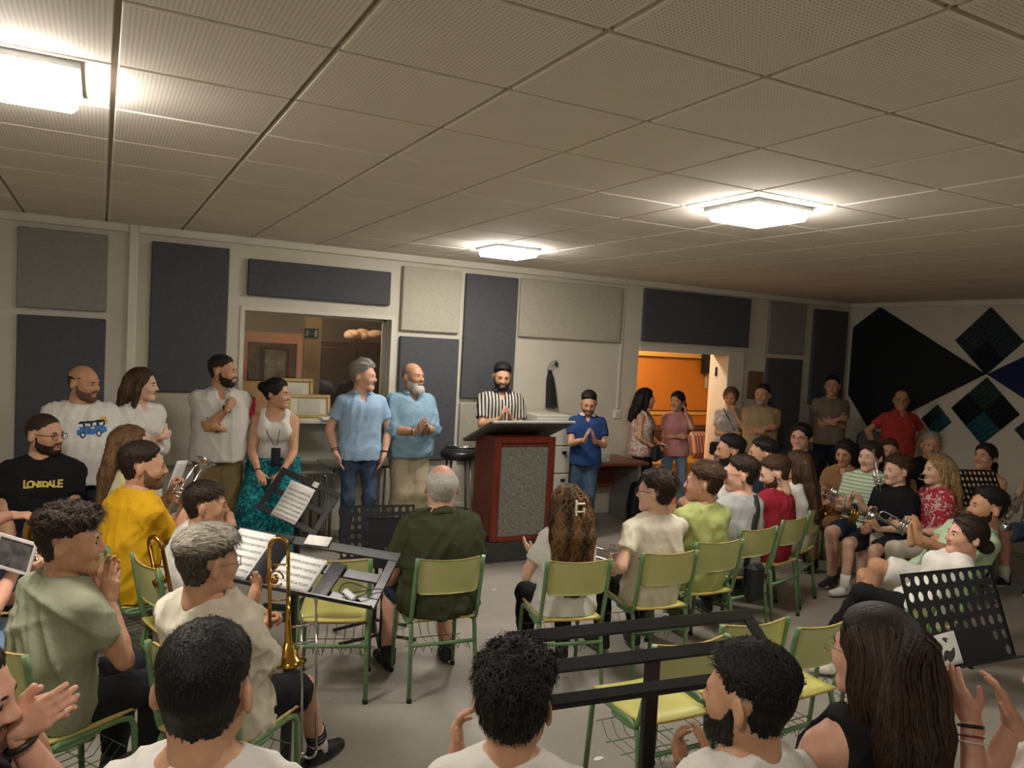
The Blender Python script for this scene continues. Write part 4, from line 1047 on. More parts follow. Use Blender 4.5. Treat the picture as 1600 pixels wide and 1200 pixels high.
# ---------------------------------------------------------------- posing
def ik(S, T, l1, l2, hint):
    S = np.asarray(S, float); T = np.asarray(T, float); v = T-S; d = np.linalg.norm(v)
    if d > (l1+l2)*.995: T = S+v/d*(l1+l2)*.995; v = T-S; d = np.linalg.norm(v)
    if d < abs(l1-l2)+.03: d = abs(l1-l2)+.03; T = S+unit(v)*d; v = T-S
    a = (l1*l1-l2*l2+d*d)/(2*d); h = math.sqrt(max(l1*l1-a*a, 0)); u = v/d; hint = np.asarray(hint, float); w_ = unit(hint-(hint@u)*u)
    return S+u*a+w_*h, T
def N_(*a): return np.array(a, float)
PRESET = {
 # wrist targets in units of body scale: (x, y, z-offset from the shoulder line), finger direction, palm normal, hand shape
 'clap': dict(r=((.055, .30, -.20), (-.15, .45, .85), (-1, .1, .1), 'clap'), l=((-.055, .27, -.21), (.20, .45, .85), (1, -.1, -.1), 'clap')),
 'claplow': dict(r=((.05, .31, -.31), (-.1, .8, .5), (-1, 0, .2), 'clap'), l=((-.05, .29, -.32), (.1, .8, .5), (1, 0, -.2), 'clap')),
 'claphigh': dict(r=((.07, .30, -.05), (-.1, .25, .95), (-1, .1, .0), 'clap'), l=((-.05, .27, -.06), (.15, .3, .9), (1, -.1, 0), 'clap')),
 'crossed': dict(r=((-.055, .245, -.19), (-.85, -.20, .15), (0, -1, 0), 'relax'), l=((.03, .215, -.25), (.8, -.35, .2), (0, -1, .2), 'relax')),
 'crossed_up': dict(r=((-.04, .25, -.07), (-.5, -.3, .8), (0, -1, 0), 'fist'), l=((.05, .22, -.24), (.8, -.35, .1), (0, -1, .2), 'relax')),
 'hang': dict(r=((.27, .04, -.55), (.0, .15, -1), (-1, 0, 0), 'relax'), l=((-.27, .04, -.55), (0, .15, -1), (1, 0, 0), 'relax')),
 'pockets': dict(r=((.22, .08, -.50), (-.35, .25, -.9), (-1, 0, 0), 'flat'), l=((-.22, .08, -.50), (.35, .25, -.9), (1, 0, 0), 'flat')),
 'lap': dict(r=((.13, .33, -.50), (-.3, .95, -.15), (0, -.1, -1), 'relax'), l=((-.13, .33, -.50), (.3, .95, -.15), (0, -.1, -1), 'relax')),
 'between': dict(r=((.05, .35, -.48), (-.3, .7, -.6), (-.7, 0, -.6), 'grip'), l=((-.05, .33, -.47), (.4, .7, -.5), (.7, 0, -.6), 'grip')),
 'hold': dict(r=((.08, .34, -.30), (-.4, .6, .5), (-.9, 0, .1), 'grip'), l=((-.08, .32, -.28), (.4, .6, .5), (.9, 0, .1), 'grip')),
 'behind': dict(r=((.16, -.20, -.42), (-.9, 0, -.3), (0, 1, 0), 'relax'), l=((-.16, -.18, -.42), (.9, 0, -.3), (0, 1, 0), 'relax')),
 'hip': dict(r=((.24, -.10, -.44), (-.5, .6, -.5), (-.6, 0, -.4), 'relax'), l=((-.24, -.08, -.44), (.5, .6, -.5), (.6, 0, -.4), 'relax')),
}
PEOPLE = {}
def person(key, label, x, y, face, ht=1.75, sit=False, sex='m', bulk=1., belly=0., lean=None, side=0., twist=0., curve=None, seat=.43, base=0.,
           look=None, pitch=0., tilt=0., arms='lap', rh=None, lh=None, feet=None, legs='plain', skin='b', top=None, bottom=None, shoes='#2a2a2c', sole='#d8d6d0', sock=None,
           hair=None, beard=None, smile=0., grin=False, glasses=None, vox=.0125, hvox=.006, headscale=1., elbow=None, category='person', face_on=True, neckk=0.):
    """face/look: degrees from +y towards +x. Everything is modelled in the person's own frame (x right, y forward)."""
    s = ht/1.75; f = sex == 'f'; seed = abs(hash(key)) % 10000 if False else sum(ord(c)*(i+3) for i, c in enumerate(key)) % 9973
    lean = (0 if not sit else -4) if lean is None else lean
    curve = (.012 if not sit else .028) if curve is None else curve
    look = face if look is None else look
    ph = (seat+.095*s) if sit else .945*s
    P = N_(0, 0, ph); Lt = (.485 if sit else .515)*s
    d = unit(N_(math.sin(R(side)), math.sin(R(lean)), math.cos(R(lean))*math.cos(R(side))))
    lat = unit(N_(1, 0, 0)-d[0]*d); fwd = np.cross(d, lat); fwd = -fwd if fwd[1] < 0 else fwd
    Nb = P+d*Lt; tw = R(twist)
    ls = math.cos(tw)*lat-math.sin(tw)*fwd; fs = math.sin(tw)*lat+math.cos(tw)*fwd
    sw = (.170 if not f else .150)*s*(1+.35*(bulk-1))
    SH = {1: Nb-d*.082*s+ls*sw, -1: Nb-d*.082*s-ls*sw}
    Rh = rotz(-R(look-face)) @ rotx(R(pitch)) @ roty(R(tilt))
    hs = (1.08 if not f else 1.04)*headscale*(.45+.55*s)
    dn = unit(d*.75+N_(0, .10+neckk, .55)); Hc = Nb+dn*.150*s+Rh @ N_(0, .012, 0)
    J = dict(P=P, Nb=Nb, Hc=Hc, Rh=Rh, hs=hs, d=d, ls=ls, fs=fs, lat=lat, fwd=fwd)
    # arms
    pr = PRESET[arms]; arm = {}
    for sg, kk, ov in ((1, 'r', rh), (-1, 'l', lh)):
        tgt, fd, pn, hp = ov if ov is not None else pr[kk]; px_ = isinstance(tgt[0], str)
        if isinstance(tgt[0], str):      # wrist on the photograph's ray at a given view depth
            wp = CAMP+ray(tgt[1], tgt[2])*tgt[3]-np.array([x, y, base]); T = rotz(R(face)) @ wp
        else: T = np.array(tgt, float)
        if not isinstance(tgt[0], str):
            base_p = Nb-d*.062*s; T = base_p+lat*0+N_(T[0]*s, T[1]*s, 0)+N_(0, 0, T[2]*s)
            if ov is None or abs(twist) > 0: 
                q = T-base_p; T = base_p+rotz(-tw) @ q
        hint = (elbow or {}).get(kk, N_(sg*.55, -.35, -.9))
        E, Wp = ik(SH[sg], T, .285*s, .255*s, np.array(hint, float))
        arm[sg] = (SH[sg], E, Wp, unit(rotz(-tw) @ np.array(fd, float)), unit(rotz(-tw) @ np.array(pn, float)), hp)
        if px_: arm[sg] = (SH[sg], E, Wp, unit(rotz(R(face)) @ (fd[0]*_r+fd[1]*_u+fd[2]*_f)), unit(rotz(R(face)) @ (pn[0]*_r+pn[1]*_u+pn[2]*_f)), hp)
    # legs
    hipw = (.088 if not f else .092)*s; leg = {}
    th_, sh_ = .425*s, .425*s
    for sg in (1, -1):
        H_ = P+N_(sg*hipw, 0, -.03*s)
        if feet and sg in feet and isinstance(feet[sg][0], str): A_ = rotz(R(face)) @ (onz(*feet[sg][1:])-np.array([x, y, base]))
        elif feet and sg in feet: A_ = N_(*feet[sg])
        elif sit: A_ = N_(sg*.12, .36*s, .085)
        else: A_ = N_(sg*.105, 0.0, .085)
        kh = N_(sg*.12, 1., .5) if sit else N_(0, 1, 0)
        if feet and ('k', sg) in feet: kh = N_(*feet[('k', sg)])
        K_, A_ = ik(H_, A_, th_, sh_, kh); fdv = N_(sg*.18, 1, 0)
        if feet and ('d', sg) in feet: fdv = N_(*feet[('d', sg)])
        leg[sg] = (H_, K_, A_, unit(fdv))
    J['arm'] = arm; J['leg'] = leg
    # ---- torso stations (t/s, half width, half depth, front shift)
    B = bulk
    if not f: st = [(-.10, .165, .118, 0), (-.02, .172, .122, .0), (.12, .160, .112, .004+belly*.5), (.22, .166, .115, .008+belly*.45), (.34, .178, .122, .010+belly*.1), (.43, .172, .108, .0), (.485, .125, .080, -.006), (.515, .075, .062, -.008)]
    else: st = [(-.10, .175, .122, -.004), (-.02, .178, .122, -.002), (.12, .142, .098, .002+belly*.5), (.21, .138, .096, .006+belly*.4), (.33, .152, .104, .012), (.43, .148, .092, .0), (.485, .108, .070, -.006), (.515, .062, .052, -.008)]
    st = [(t*s, a*s*B, b*s*B+(belly*.55 if .0 < t < .35 else (belly*.25 if t <= 0 else 0)), c*s) for t, a, b, c in st]
    ca, cb = max(q[1] for q in st[3:6]), max(q[2] for q in st[3:6])
    def hang(q, tight):
        t_, a_, b_, c_ = q
        if t_ > .33*s or tight: return q
        u_ = min(1, max(0, (.33*s-t_)/(.4*s))); return (t_, max(a_+.020, ca*(1-.02*u_)), max(b_+.022, cb*(1-.06*u_)), c_)
    def torso(S, grow, k=.02, shirt=None):
        S.loft(P, d, lat, fwd, st if shirt is None else [hang(q, shirt) for q in st], curve, tw, Lt, k, 2.35, grow)
        for sg in (1, -1):
            S.cone(Nb-d*.042*s+ls*sg*.045*s-fs*.008, SH[sg]-ls*sg*.016*s, .048*s+grow*.5, .046*s*B**.5+grow*.8, .05)
            if f and sex == 'f': S.ell(P+d*.325*s+ls*sg*.066*s+fs*(.088*s*B), N_(.060, .036, .064)*s*B**.5+grow, k=.06)
            if not f: S.ell(P+d*.35*s+ls*sg*.065*s+fs*.068*s*B, N_(.085, .046, .08)*s+grow, k=.06)
    ar = (.047, .040, .028) if not f else (.041, .034, .0245)
    ar = [q*s*(B**.75) for q in ar]; ar[2] = ar[2]/(B**.4)
    def arm_prims(S, sg, grow, t0=0., t1=2., k=.012, flare=0., upto=None):
        A0, E, Wp = arm[sg][:3]
        e1 = A0+(E-A0)*min(t1, 1.); r1 = ar[0]+(ar[1]-ar[0])*min(t1, 1.)+grow+flare*min(t1, 1)
        cl = None if t1 >= 1 else (e1, unit(E-A0))
        tail = e1+unit(E-A0)*.03 if t1 < 1 else e1
        S.cone(A0, tail, ar[0]*1.04+grow, r1, k+.012, clip=cl)
        if t1 > 1:
            e2 = E+(Wp-E)*min(t1-1, 1.); tl = e2+unit(Wp-E)*.02 if t1 < 2 else e2; mid = E+(Wp-E)*.3
            cl = None if t1 >= 2 else (e2, unit(Wp-E)); r2 = ar[1]+(ar[2]-ar[1])*(t1-1)+grow+flare
            S.cone(E, mid, ar[1]+grow+flare*.5, ar[1]*1.03+grow+flare*.7, k, clip=cl); S.cone(mid, tl, ar[1]*1.03+grow+flare*.7, max(r2, ar[2]+grow), k, clip=cl)
    lr = (.086, .058, .040) if not f else (.086, .054, .036)
    lr = [lr[0]*s*B**.8, lr[1]*s*B**.5, lr[2]*s*B**.3]
    def leg_prims(S, sg, grow, t1=2., k=.02, flare=0.):
        H_, K_, A_, _ = leg[sg]; e1 = H_+(K_-H_)*min(t1, 1.); u1 = unit(K_-H_)
        cl = None if t1 >= 1 else (e1, u1); tl = e1+u1*.03 if t1 < 1 else e1
        S.cone(H_, tl, lr[0]+grow, lr[0]+(lr[1]-lr[0])*min(t1, 1)+grow+flare*.6, k, clip=cl)
        if t1 > 1:
            u2 = unit(A_-K_); e2 = K_+(A_-K_)*min(t1-1, 1.); calf = K_+(A_-K_)*.3; bk = -np.cross(u2, N_(1, 0, 0)); bk = bk if (K_-H_)@bk < 0 else -bk
            cl = None if t1 >= 2 else (e2, u2); tl = e2+u2*.02
            S.cone(K_, calf+bk*.012*s, lr[1]+grow+flare*.6, lr[1]*.98+grow+flare*.8, k, clip=cl); S.cone(calf+bk*.012*s, tl, lr[1]*.98+grow+flare*.8, lr[2]+grow+flare, k, clip=cl)
    # ---- body (skin), one continuous surface
    S = SDF(); torso(S, -.010)
    covered = bottom and bottom.get('kind', 'trousers') in ('trousers', 'jeans', 'wide')
    for sg in (1, -1):
        arm_prims(S, sg, 0.); leg_prims(S, sg, -.003, .35 if covered else 2.)
    nr = (.056 if not f else .046)*s*(.6+.4*B)
    S.cone(Nb-d*.04*s, Hc+Rh @ N_(0, -.025, -.06)*hs, nr*1.12, nr, .03)
    V, Q = S.mesh(vox*1.5); VV = [V]; QQ = [Q]; FM = [np.zeros(len(Q), int)]; off = len(V)
    hV, hQ, hN, hfm = head_template(sex, hvox); wide = 1+.10*(B-1)
    HW = (hV*N_(wide, 1, 1)*hs) @ Rh.T+Hc; VV.append(HW); QQ.append(hQ+off); FM.append(hfm); off += len(HW)
    for sg in (1, -1):
        A0, E, Wp, fd, pn, hp = arm[sg]; tV, tQ = hand_template(hp, .0045 if vox < .012 else (.0064 if vox < .014 else .0080))
        Yv = fd; Zv = -unit(pn-(pn@fd)*fd); Xv = np.cross(Yv, Zv); hsz = (.98 if not f else .88)*s
        v = tV*hsz; q = tQ
        if sg < 0: v = v*N_(-1, 1, 1); q = tQ[:, ::-1]
        VV.append(v @ np.stack([Xv, Yv, Zv], 1).T+Wp); QQ.append(q+off); FM.append(np.zeros(len(q), int)); off += len(v)
    det = MB()
    if face_on: face_details(det, smile, True, 0., grin)
    Vb = np.concatenate(VV); Qb = [np.concatenate(QQ)]; FMb = np.concatenate(FM)
    Fl = [tuple(r) for r in Qb[0]]
    if det.n:
        dv = (np.concatenate(det.V)*N_(wide, 1, 1)*hs) @ Rh.T+Hc; Fl += [tuple(i+len(Vb) for i in ff) for ff in det.F]; FMb = np.concatenate([FMb, np.array(det.M)]); Vb = np.concatenate([Vb, dv])
    hm = HM[hair['col']] if hair else HM['dark']
    body = mesh_obj('person', Vb, Fl, [SK[skin], M_EYE, M_IRIS, M_LIP, hm if (hair and hair['col'] not in ('white', 'bleach', 'blond')) else M_BROW, M_TEETH], None, True, FMb)
    body.location = (x, y, base); body.rotation_euler = (0, 0, -R(face)); tag(body, label, category)
    for i, (nm, mt_) in enumerate(zip('body', 'x')): pass
    # ---- top
    if top:
        kd = top.get('kind', 'tee'); S = SDF(); gr = top.get('loose', .008); torso(S, gr, .02, top.get('tuck', False))
        if kd not in ('tank', 'strap'):
            for sg in (1, -1): arm_prims(S, sg, .009+gr*.7, 0, top.get('sleeve', .60), .012, top.get('flare', .012))
        hem = top.get('hem', (.055 if top.get('tuck') else -.09))*s
        if sit and not top.get('tuck'): S.ell(P+N_(0, -.02, .0), N_(.176*B*s+gr, .125*B*s+gr+belly*.4, .09), k=.04)
        S.plane(P+d*hem, -d, [-9, -9, -9], [9, 9, 9])
        # neck opening
        nk = top.get('neck', 'crew'); nc = Nb+d*.035*s+fs*.022*s
        if nk == 'crew': S.ell(nc, N_(.070, .066, .050)*s*(.7+.3*B), k=.012, op='s')
        elif nk == 'wide': S.ell(nc+fs*.03, N_(.098, .085, .080)*s, k=.015, op='s')
        elif nk == 'v': S.ell(nc, N_(.066, .060, .045)*s, k=.01, op='s'); S.ell(nc+fs*.085*s-d*.045*s, N_(.030, .06, .075)*s, k=.012, op='s')
        elif nk == 'scoop': S.ell(nc+fs*.06*s-d*.02*s, N_(.085, .085, .105)*s, k=.015, op='s')
        if kd in ('tank', 'strap'):
            for sg in (1, -1): S.ell(SH[sg]+ls*sg*.035*s, N_(.078, .10, .115)*s*B**.5, k=.012, op='s')
        if kd == 'strap': S.plane(P+d*.40*s, d, [-9]*3, [9]*3)
        V, Q = S.mesh(vox); Nn = vnormals(V, Q); V = V+Nn*folds(V, seed, top.get('fold', .0065))[:, None]
        rel = V-P; tt = rel@d; tex = np.stack([rel@lat, tt, rel@fwd], 1)
        o = mesh_obj(top.get('name', 'shirt'), V, Q, top['mat'], body, True, attrs={'tex': tex})
        J['shirt'] = (V, Q); J['shirt_obj'] = o
        if top.get('label'): o['label'] = top['label']
        if top.get('collar'):
            b = MB(); cm = top.get('collar_mat', top['mat']); rn = nr*1.12
            ring = []
            for t in np.linspace(-2.55, 2.55, 15):
                a_ = t+math.pi/2*0; dirv = -fs*math.cos(t)+ls*math.sin(t)
                ring.append((Nb+d*.012*s+fs*.006*s+dirv*(rn*1.16)-d*.020*abs(t)/2.5*s, Nb+d*.056*s+fs*.012*s+dirv*(rn*1.14)-d*.045*abs(t)/2.5*s, Nb+d*.020*s+dirv*(rn*1.62)+fs*.008*s-d*.030*abs(t)/2.5*s))
            Vc = []; Fc = []
            for r_ in ring: Vc += list(r_)
            for i in range(len(ring)-1):
                for j in range(2): Fc.append((i*3+j, (i+1)*3+j, (i+1)*3+j+1, i*3+j+1))
            co = mesh_obj('collar', Vc, Fc, cm, body, True); md = co.modifiers.new('s', 'SOLIDIFY'); md.thickness = .005
    # ---- bottom
    if bottom:
        kd = bottom.get('kind', 'trousers'); S = SDF(); gr = bottom.get('loose', .012); ln = {'trousers': 1.93, 'shorts': .86, 'wide': 1.95, 'jeans': 1.93, 'skirt': .8}[kd]; ln = bottom.get('len', ln)
        st2 = [q for q in st if q[0] < .10*s]; st2.append((.09*s, st2[-1][1]*.96, st2[-1][2], 0)); S.loft(P, d, lat, fwd, [(t, a*.985, b*.97, c) for t, a, b, c in st2], 0, 0, Lt, .03, 2.3, (gr*.5+.012) if (top and top.get('tuck')) else .0)
        for sg in (1, -1): leg_prims(S, sg, gr, ln, .03, {'wide': .055, 'shorts': .018, 'skirt': .03}.get(kd, bottom.get('flare', .004)))
        if kd == 'skirt':
            S.cone((leg[1][0]+leg[-1][0])/2, (leg[1][1]+leg[-1][1])/2*.8+(leg[1][0]+leg[-1][0])*.1, .12*s, .10*s, .04)
        V, Q = S.mesh(vox*1.15); Nn = vnormals(V, Q); V = V+Nn*folds(V, seed+5, bottom.get('fold', .006), .08)[:, None]
        o = mesh_obj({'trousers': 'trousers', 'shorts': 'shorts', 'wide': 'trousers', 'jeans': 'jeans', 'skirt': 'skirt'}[kd], V, Q, bottom['mat'], body, True, attrs={'tex': V.copy()})
    # ---- shoes and socks
    for sg in (1, -1):
        H_, K_, A_, fdv = leg[sg]
        if sock:
            u2 = unit(K_-A_); m_s = sock if not isinstance(sock, str) else mat('sock_'+sock, sock, .9)
            MB().tube([A_-u2*.03, A_+u2*.05, A_+u2*.12*s], [lr[2]+.006]*3, 12).build('sock', m_s, body)
        if shoes:
            S = SDF(); g = A_-N_(0, 0, .085)+0; fdv2 = fdv
            pit = feet.get(('p', sg), 0) if feet else 0
            F_ = np.stack([np.cross(fdv, N_(0, 0, 1)), fdv, N_(0, 0, 1)], 1) @ rotx(R(pit))
            W = lambda a, b_, c: A_+F_ @ (N_(a, b_, c-.085)*s)
            S.cone(W(0, -.035, .040), W(0, .06, .040), .036*s, .041*s, .02); S.cone(W(0, .06, .036), W(.004*sg, .145, .030), .042*s, .034*s, .02); S.cone(W(0, -.02, .06), W(0, -.01, .10), .038*s, lr[2]+.008, .03)
            S.plane(W(0, 0, .001), -F_[:, 2], [-9]*3, [9]*3)
            V, Q = S.mesh(max(vox*1.15, .0125)); cz = ((V-A_)@F_[:, 2])[Q].mean(1)
            sm = mat('shoe_'+shoes, shoes, .6, noise=.1, nscale=30); so_ = mat('sole_'+sole, sole, .6)
            mesh_obj('shoe', V, Q, [sm, so_], body, True, (cz < (-.085+.024)*s).astype(int))
    # ---- hair, beard, glasses
    if hair: make_hair(body, J, hair, sex, hvox, wide, seed, s)
    if beard: make_beard(body, J, beard, sex, hvox, wide, seed)
    if glasses:
        b = MB(); T = lambda a: (N_(*a)*N_(wide, 1, 1)*hs) @ Rh.T+Hc; cg = glasses if isinstance(glasses, str) else '#15130f'
        for q in (-1, 1):
            pts = [T((q*.031+.0225*math.cos(t)*(1+.08*math.copysign(1, math.cos(t))), .108-.012*abs(math.cos(t)*.5+.5*q*math.cos(t)) , .001+.0175*math.sin(t))) for t in np.arange(16)*2*math.pi/16]
            b.tube(pts, .0020, 5, closed=True); b.tube([T((q*.054, .097, .008)), T((q*.074, .045, .010)), T((q*.081, -.012, .012)), T((q*.081, -.025, .0))], .0018, 5)
        b.tube([T((-.009, .108, .006)), T((0, .112, .009)), T((.009, .108, .006))], .0018, 5)
        b.build('glasses', mat('specs'+cg, cg, .3), body)
    J['root'] = body; J['s'] = s; J['nr'] = nr; PEOPLE[key] = J; J['face'] = face; J['xy'] = (x, y)
    return J

# ---------------------------------------------------------------- hair
def sstep(a, b, x): t = np.clip((x-a)/(b-a), 0, 1); return t*t*(3-2*t)
def scalp_mask(V, front=0., nape=0., burn=True):
    x, y, z = np.abs(V[:, 0]), V[:, 1], V[:, 2]
    zt = np.interp(y, [-.13, -.06, -.036, -.024, .0, .022, .036, .055, .075, .12], [-.070+nape, -.062+nape, -.045+nape, .000, .034, .030, .044, .060+front*.6, .076+front, .082+front])
    zt = zt-np.where((y > .0), .0, 0)+np.clip(x-.045, 0, .03)*np.where(y > .05, -.5, 0)
    m = (z-zt)/.012
    if burn: m = np.maximum(m, np.where((y > .004) & (y < .020) & (z > -.022) & (x > .055), .55, -1))
    m = m+.55*np.sin(V@N_(260, 90, 40))*np.sin(V@N_(-70, 310, 120))+.3*np.sin(V@N_(420, -380, 260))
    ear = (x > .071) & (y > -.042) & (y < .006) & (z < .032) & (z > -.05)
    m = np.where(ear, -1, m); return m
def ribbons(P, N, D, L, nseg, w, rng, curl=0., hug=.25, grav=0., wave=0.):
    """flat tapered strands: root points, surface normals, directions, lengths"""
    n = len(P); pts = [P]; d = D/np.maximum(np.linalg.norm(D, axis=1, keepdims=True), 1e-9); ph = rng.uniform(0, 6.28, n)
    for i in range(nseg):
        t = (i+1)/nseg; side = np.cross(d, N)
        dd = d-N*hug*t+np.array([0, 0, -1.])*grav*t+side*(np.sin(ph+t*6.28*1.5)*curl)[:, None]+N*(np.cos(ph+t*6.28*1.5)*curl*.6)[:, None]
        dd /= np.maximum(np.linalg.norm(dd, axis=1, keepdims=True), 1e-9); pts.append(pts[-1]+dd*(L/nseg)[:, None]); d = d*.35+dd*.65
    return strand_mesh(pts, N, w, rng)
def strand_mesh(pts, N, w, rng, nrm=None):
    n = len(pts[0]); k = len(pts); V = []; w = np.broadcast_to(np.asarray(w, float), (n,))
    for i in range(k):
        a = pts[min(i+1, k-1)]-pts[max(i-1, 0)]; Nn = N if nrm is None else nrm[i]
        sd = np.cross(a, Nn); sd /= np.maximum(np.linalg.norm(sd, axis=1, keepdims=True), 1e-9); ww = (w*(1-.85*(i/(k-1))**2))[:, None]
        V.append(pts[i]-sd*ww); V.append(pts[i]+sd*ww)
    V = np.stack(V, 1).reshape(-1, 3); b = np.arange(n)*2*k; Q = []
    for i in range(k-1): Q.append(np.stack([b+2*i, b+2*i+1, b+2*i+3, b+2*i+2], 1))
    return V, np.concatenate(Q), np.repeat(rng.uniform(0, 1, n), 2*k)
def make_hair(body, J, hr, sex, hvox, wide, seed, s):
    st = hr['style']; rng = np.random.default_rng(seed+11); hV, hQ, hN, _ = head_template(sex, hvox); Hc, Rh, hs = J['Hc'], J['Rh'], J['hs']
    W3 = N_(wide, 1, 1)
    to = lambda A: (A*W3*hs) @ Rh.T+Hc
    m = HM[hr['col']]; VV = []; QQ = []; AT = []; off = 0
    def put(V, Q, a):
        nonlocal off
        VV.append(V); QQ.append(Q+off); AT.append(a); off += len(V)
    thick = hr.get('top', .018); sidet = hr.get('side', .010); front = hr.get('front', 0.)
    mk = scalp_mask(hV, front, hr.get('nape', 0.), hr.get('burn', False))
    x, y, z = hV.T
    rz = hr.get('ringz', .062)
    if st == 'ring': mk = np.minimum(mk, np.clip((rz+.16*np.clip(-y-.02, 0, .1)-z)/.02, -1, 2.6))
    up = sstep(.045, .085, z+.10*np.clip(-y, 0, .1))
    th = sidet+(thick-sidet)*up
    if hr.get('quiff'): th = th+hr['quiff']*sstep(.0, .08, y)*up
    bumpy = hr.get('lump', .0)
    if bumpy: th = th*(1+bumpy*np.sin(hV@N_(150, 40, 90)+1.3*np.sin(hV@N_(60, 130, -70)))*np.sin(hV@N_(-50, 140, 100)))
    V = hV+hN*(th*sstep(-.1, 2.6, mk)-.0015*(mk < .12))[:, None]
    keep = (mk[hQ] > -.02).all(1); Q = hQ[keep]; used = np.unique(Q); remap = np.full(len(hV), -1); remap[used] = np.arange(len(used))
    put(to(V[used]), remap[Q], np.full(len(used), hr.get('base', .25)) if not hr.get('fade') else .04+.4*up[used]**1.5)
    Nw = hN @ Rh.T
    # short strands over the cap
    far = hvox > .007
    ns = hr.get('n', 1000); ns = int(ns*.7) if far else ns
    if ns and st != 'buzz':
        cand = np.where(mk > .15)[0]
        if len(cand):
            pw = th[cand]+.002; i = rng.choice(cand, ns, p=pw/pw.sum()); P = to(V[i]+rng.normal(0, hvox*.4, (ns, 3))); Nn = Nw[i]
            cb = hr.get('comb', (0, -1, .1)); cd_ = np.array(cb, float)+rng.normal(0, hr.get('mess', .35), (ns, 3))
            if hr.get('part'): cd_[:, 0] = np.sign(hV[i, 0]-.02*hr['part'])*abs(cd_[:, 0])+np.sign(hV[i, 0])*.7
            cd_ = np.where((up[i] < .4)[:, None], np.array([0, -.35, -1.])+rng.normal(0, .25, (ns, 3)), cd_)
            Dw = cd_ @ Rh.T; Dw = Dw-(Dw*Nn).sum(1, keepdims=True)*Nn; Dw = Dw/np.maximum(np.linalg.norm(Dw, axis=1, keepdims=True), 1e-6)+Nn*hr.get('lift', .18)
            L = (th[i]*hr.get('len', 2.2)+.004)*rng.uniform(.6, 1.3, ns)*np.where((up[i] < .4) | (hV[i, 1] < 0), np.clip(mk[i]/2.5, .15, 1), 1)
            rb = ribbons(P-Nn*.002, Nn, Dw, L, hr.get('seg', 2 if far else 3), hr.get('w', .0022 if far else .0018), rng, hr.get('curl', 0.), .35)
            if hr.get('fade'): rb = (rb[0], rb[1], rb[2]*np.repeat(.12+.88*up[i]**1.5, len(rb[2])//ns))
            put(*rb)
    # long hair volumes
    if st in ('long', 'wavy', 'pony', 'bun', 'bob', 'half'):
        S = SDF(); T = lambda *a: to(N_(*a)[None])[0]; L = hr.get('length', .35)
        S.ell(T(0, -.020, .038), N_(.088*wide, .107, .097)*hs, Rh, k=.02)
        bk = hr.get('drape', None); dwn = N_(0, 0, -1)
        if st in ('long', 'wavy', 'half', 'bob'):
            for q in (-1.2, -.4, .4, 1.2):
                a = T(q*.05, -.075, .03); b_ = T(q*.062, -.098, -.06); shift = N_(0, 0, 0) if bk is None else N_(*bk)
                c = T(q*.066, -.085, -.13)+N_(0, -.045, -.03)+shift*.4; e = c+dwn*max(L-.15, .0)*(1-.12*abs(q))+shift+N_(0, -.035, 0)
                r0 = hr.get('vol', .040)
                S.cone(a, b_, .050*hs, r0*1.05, .03); S.cone(b_, c, r0*1.05, r0, .03)
                if L > .15: S.cone(c, e, r0, r0*.55, .03)
            for q in (-1, 1):
                S.cone(T(q*.066, -.005, .055), T(q*.080, -.018, -.05), .026, .026, .03)
                fr = hr.get('sides', 1.)
                if fr: S.cone(T(q*.080, -.018, -.05), T(q*.078, -.035, -.13)+dwn*max(L-.18, 0)*fr, .027, .016, .03)
        elif st == 'pony':
            a = T(0, -.125, hr.get('tie', .02)); S.ell(a, (.028, .028, .028), k=.02); b_ = a+Rh @ N_(0, -.05, -.03); c = b_+N_(0, -.0, -L*.5); S.cone(a, b_, .024, .030, .02); S.cone(b_, c, .032, .030, .02); S.cone(c, c+N_(0, .02, -L*.5), .030, .010, .02)
        elif st == 'bun':
            a = T(0, -.130, hr.get('tie', .0)); S.ell(a, (.046, .046, .042), k=.015)
        S.ell(T(0, .085, -.035), N_(.066, .065, .098)*hs, Rh, k=.02, op='s')
        if st in ('bun', 'pony'): S.ell(T(0, .0, -.115), N_(.10, .085, .075)*hs, Rh, k=.015, op='s')
        hh = hr.get('vox', .0125 if far else .010); V, Q = S.mesh(hh); Nn = vnormals(V, Q); amp = hr.get('lumpy', .003)
        V = V+Nn*folds(V, seed+3, amp, .05, (1, 1, .3))[:, None]; put(V, Q, np.full(len(V), hr.get('base', .25)))
        n2 = hr.get('nlong', 900); n2 = int(n2*.7) if far else n2; i = rng.choice(len(V), n2); p = V[i]+rng.normal(0, hh*.5, (n2, 3)); pts = []; nr_ = []
        seg = hr.get('lseg', 5 if far else 7); step = hr.get('strand', .16)/seg*rng.uniform(.7, 1.3, n2); ph = rng.uniform(0, 6.28, n2); fq = hr.get('freq', 1.); wv = hr.get('wave', .08)
        offs = rng.uniform(.0005, hr.get('fluff', .004), n2)
        if hr.get('clump'):
            ca_ = np.arctan2(p[:, 0]-Hc[0], -(p[:, 1]-Hc[1]-.1)); cl_ = np.floor(ca_*hr['clump']); ph = cl_*2.4+(p[:, 2])*30.; ph = ph+rng.normal(0, .35, n2)
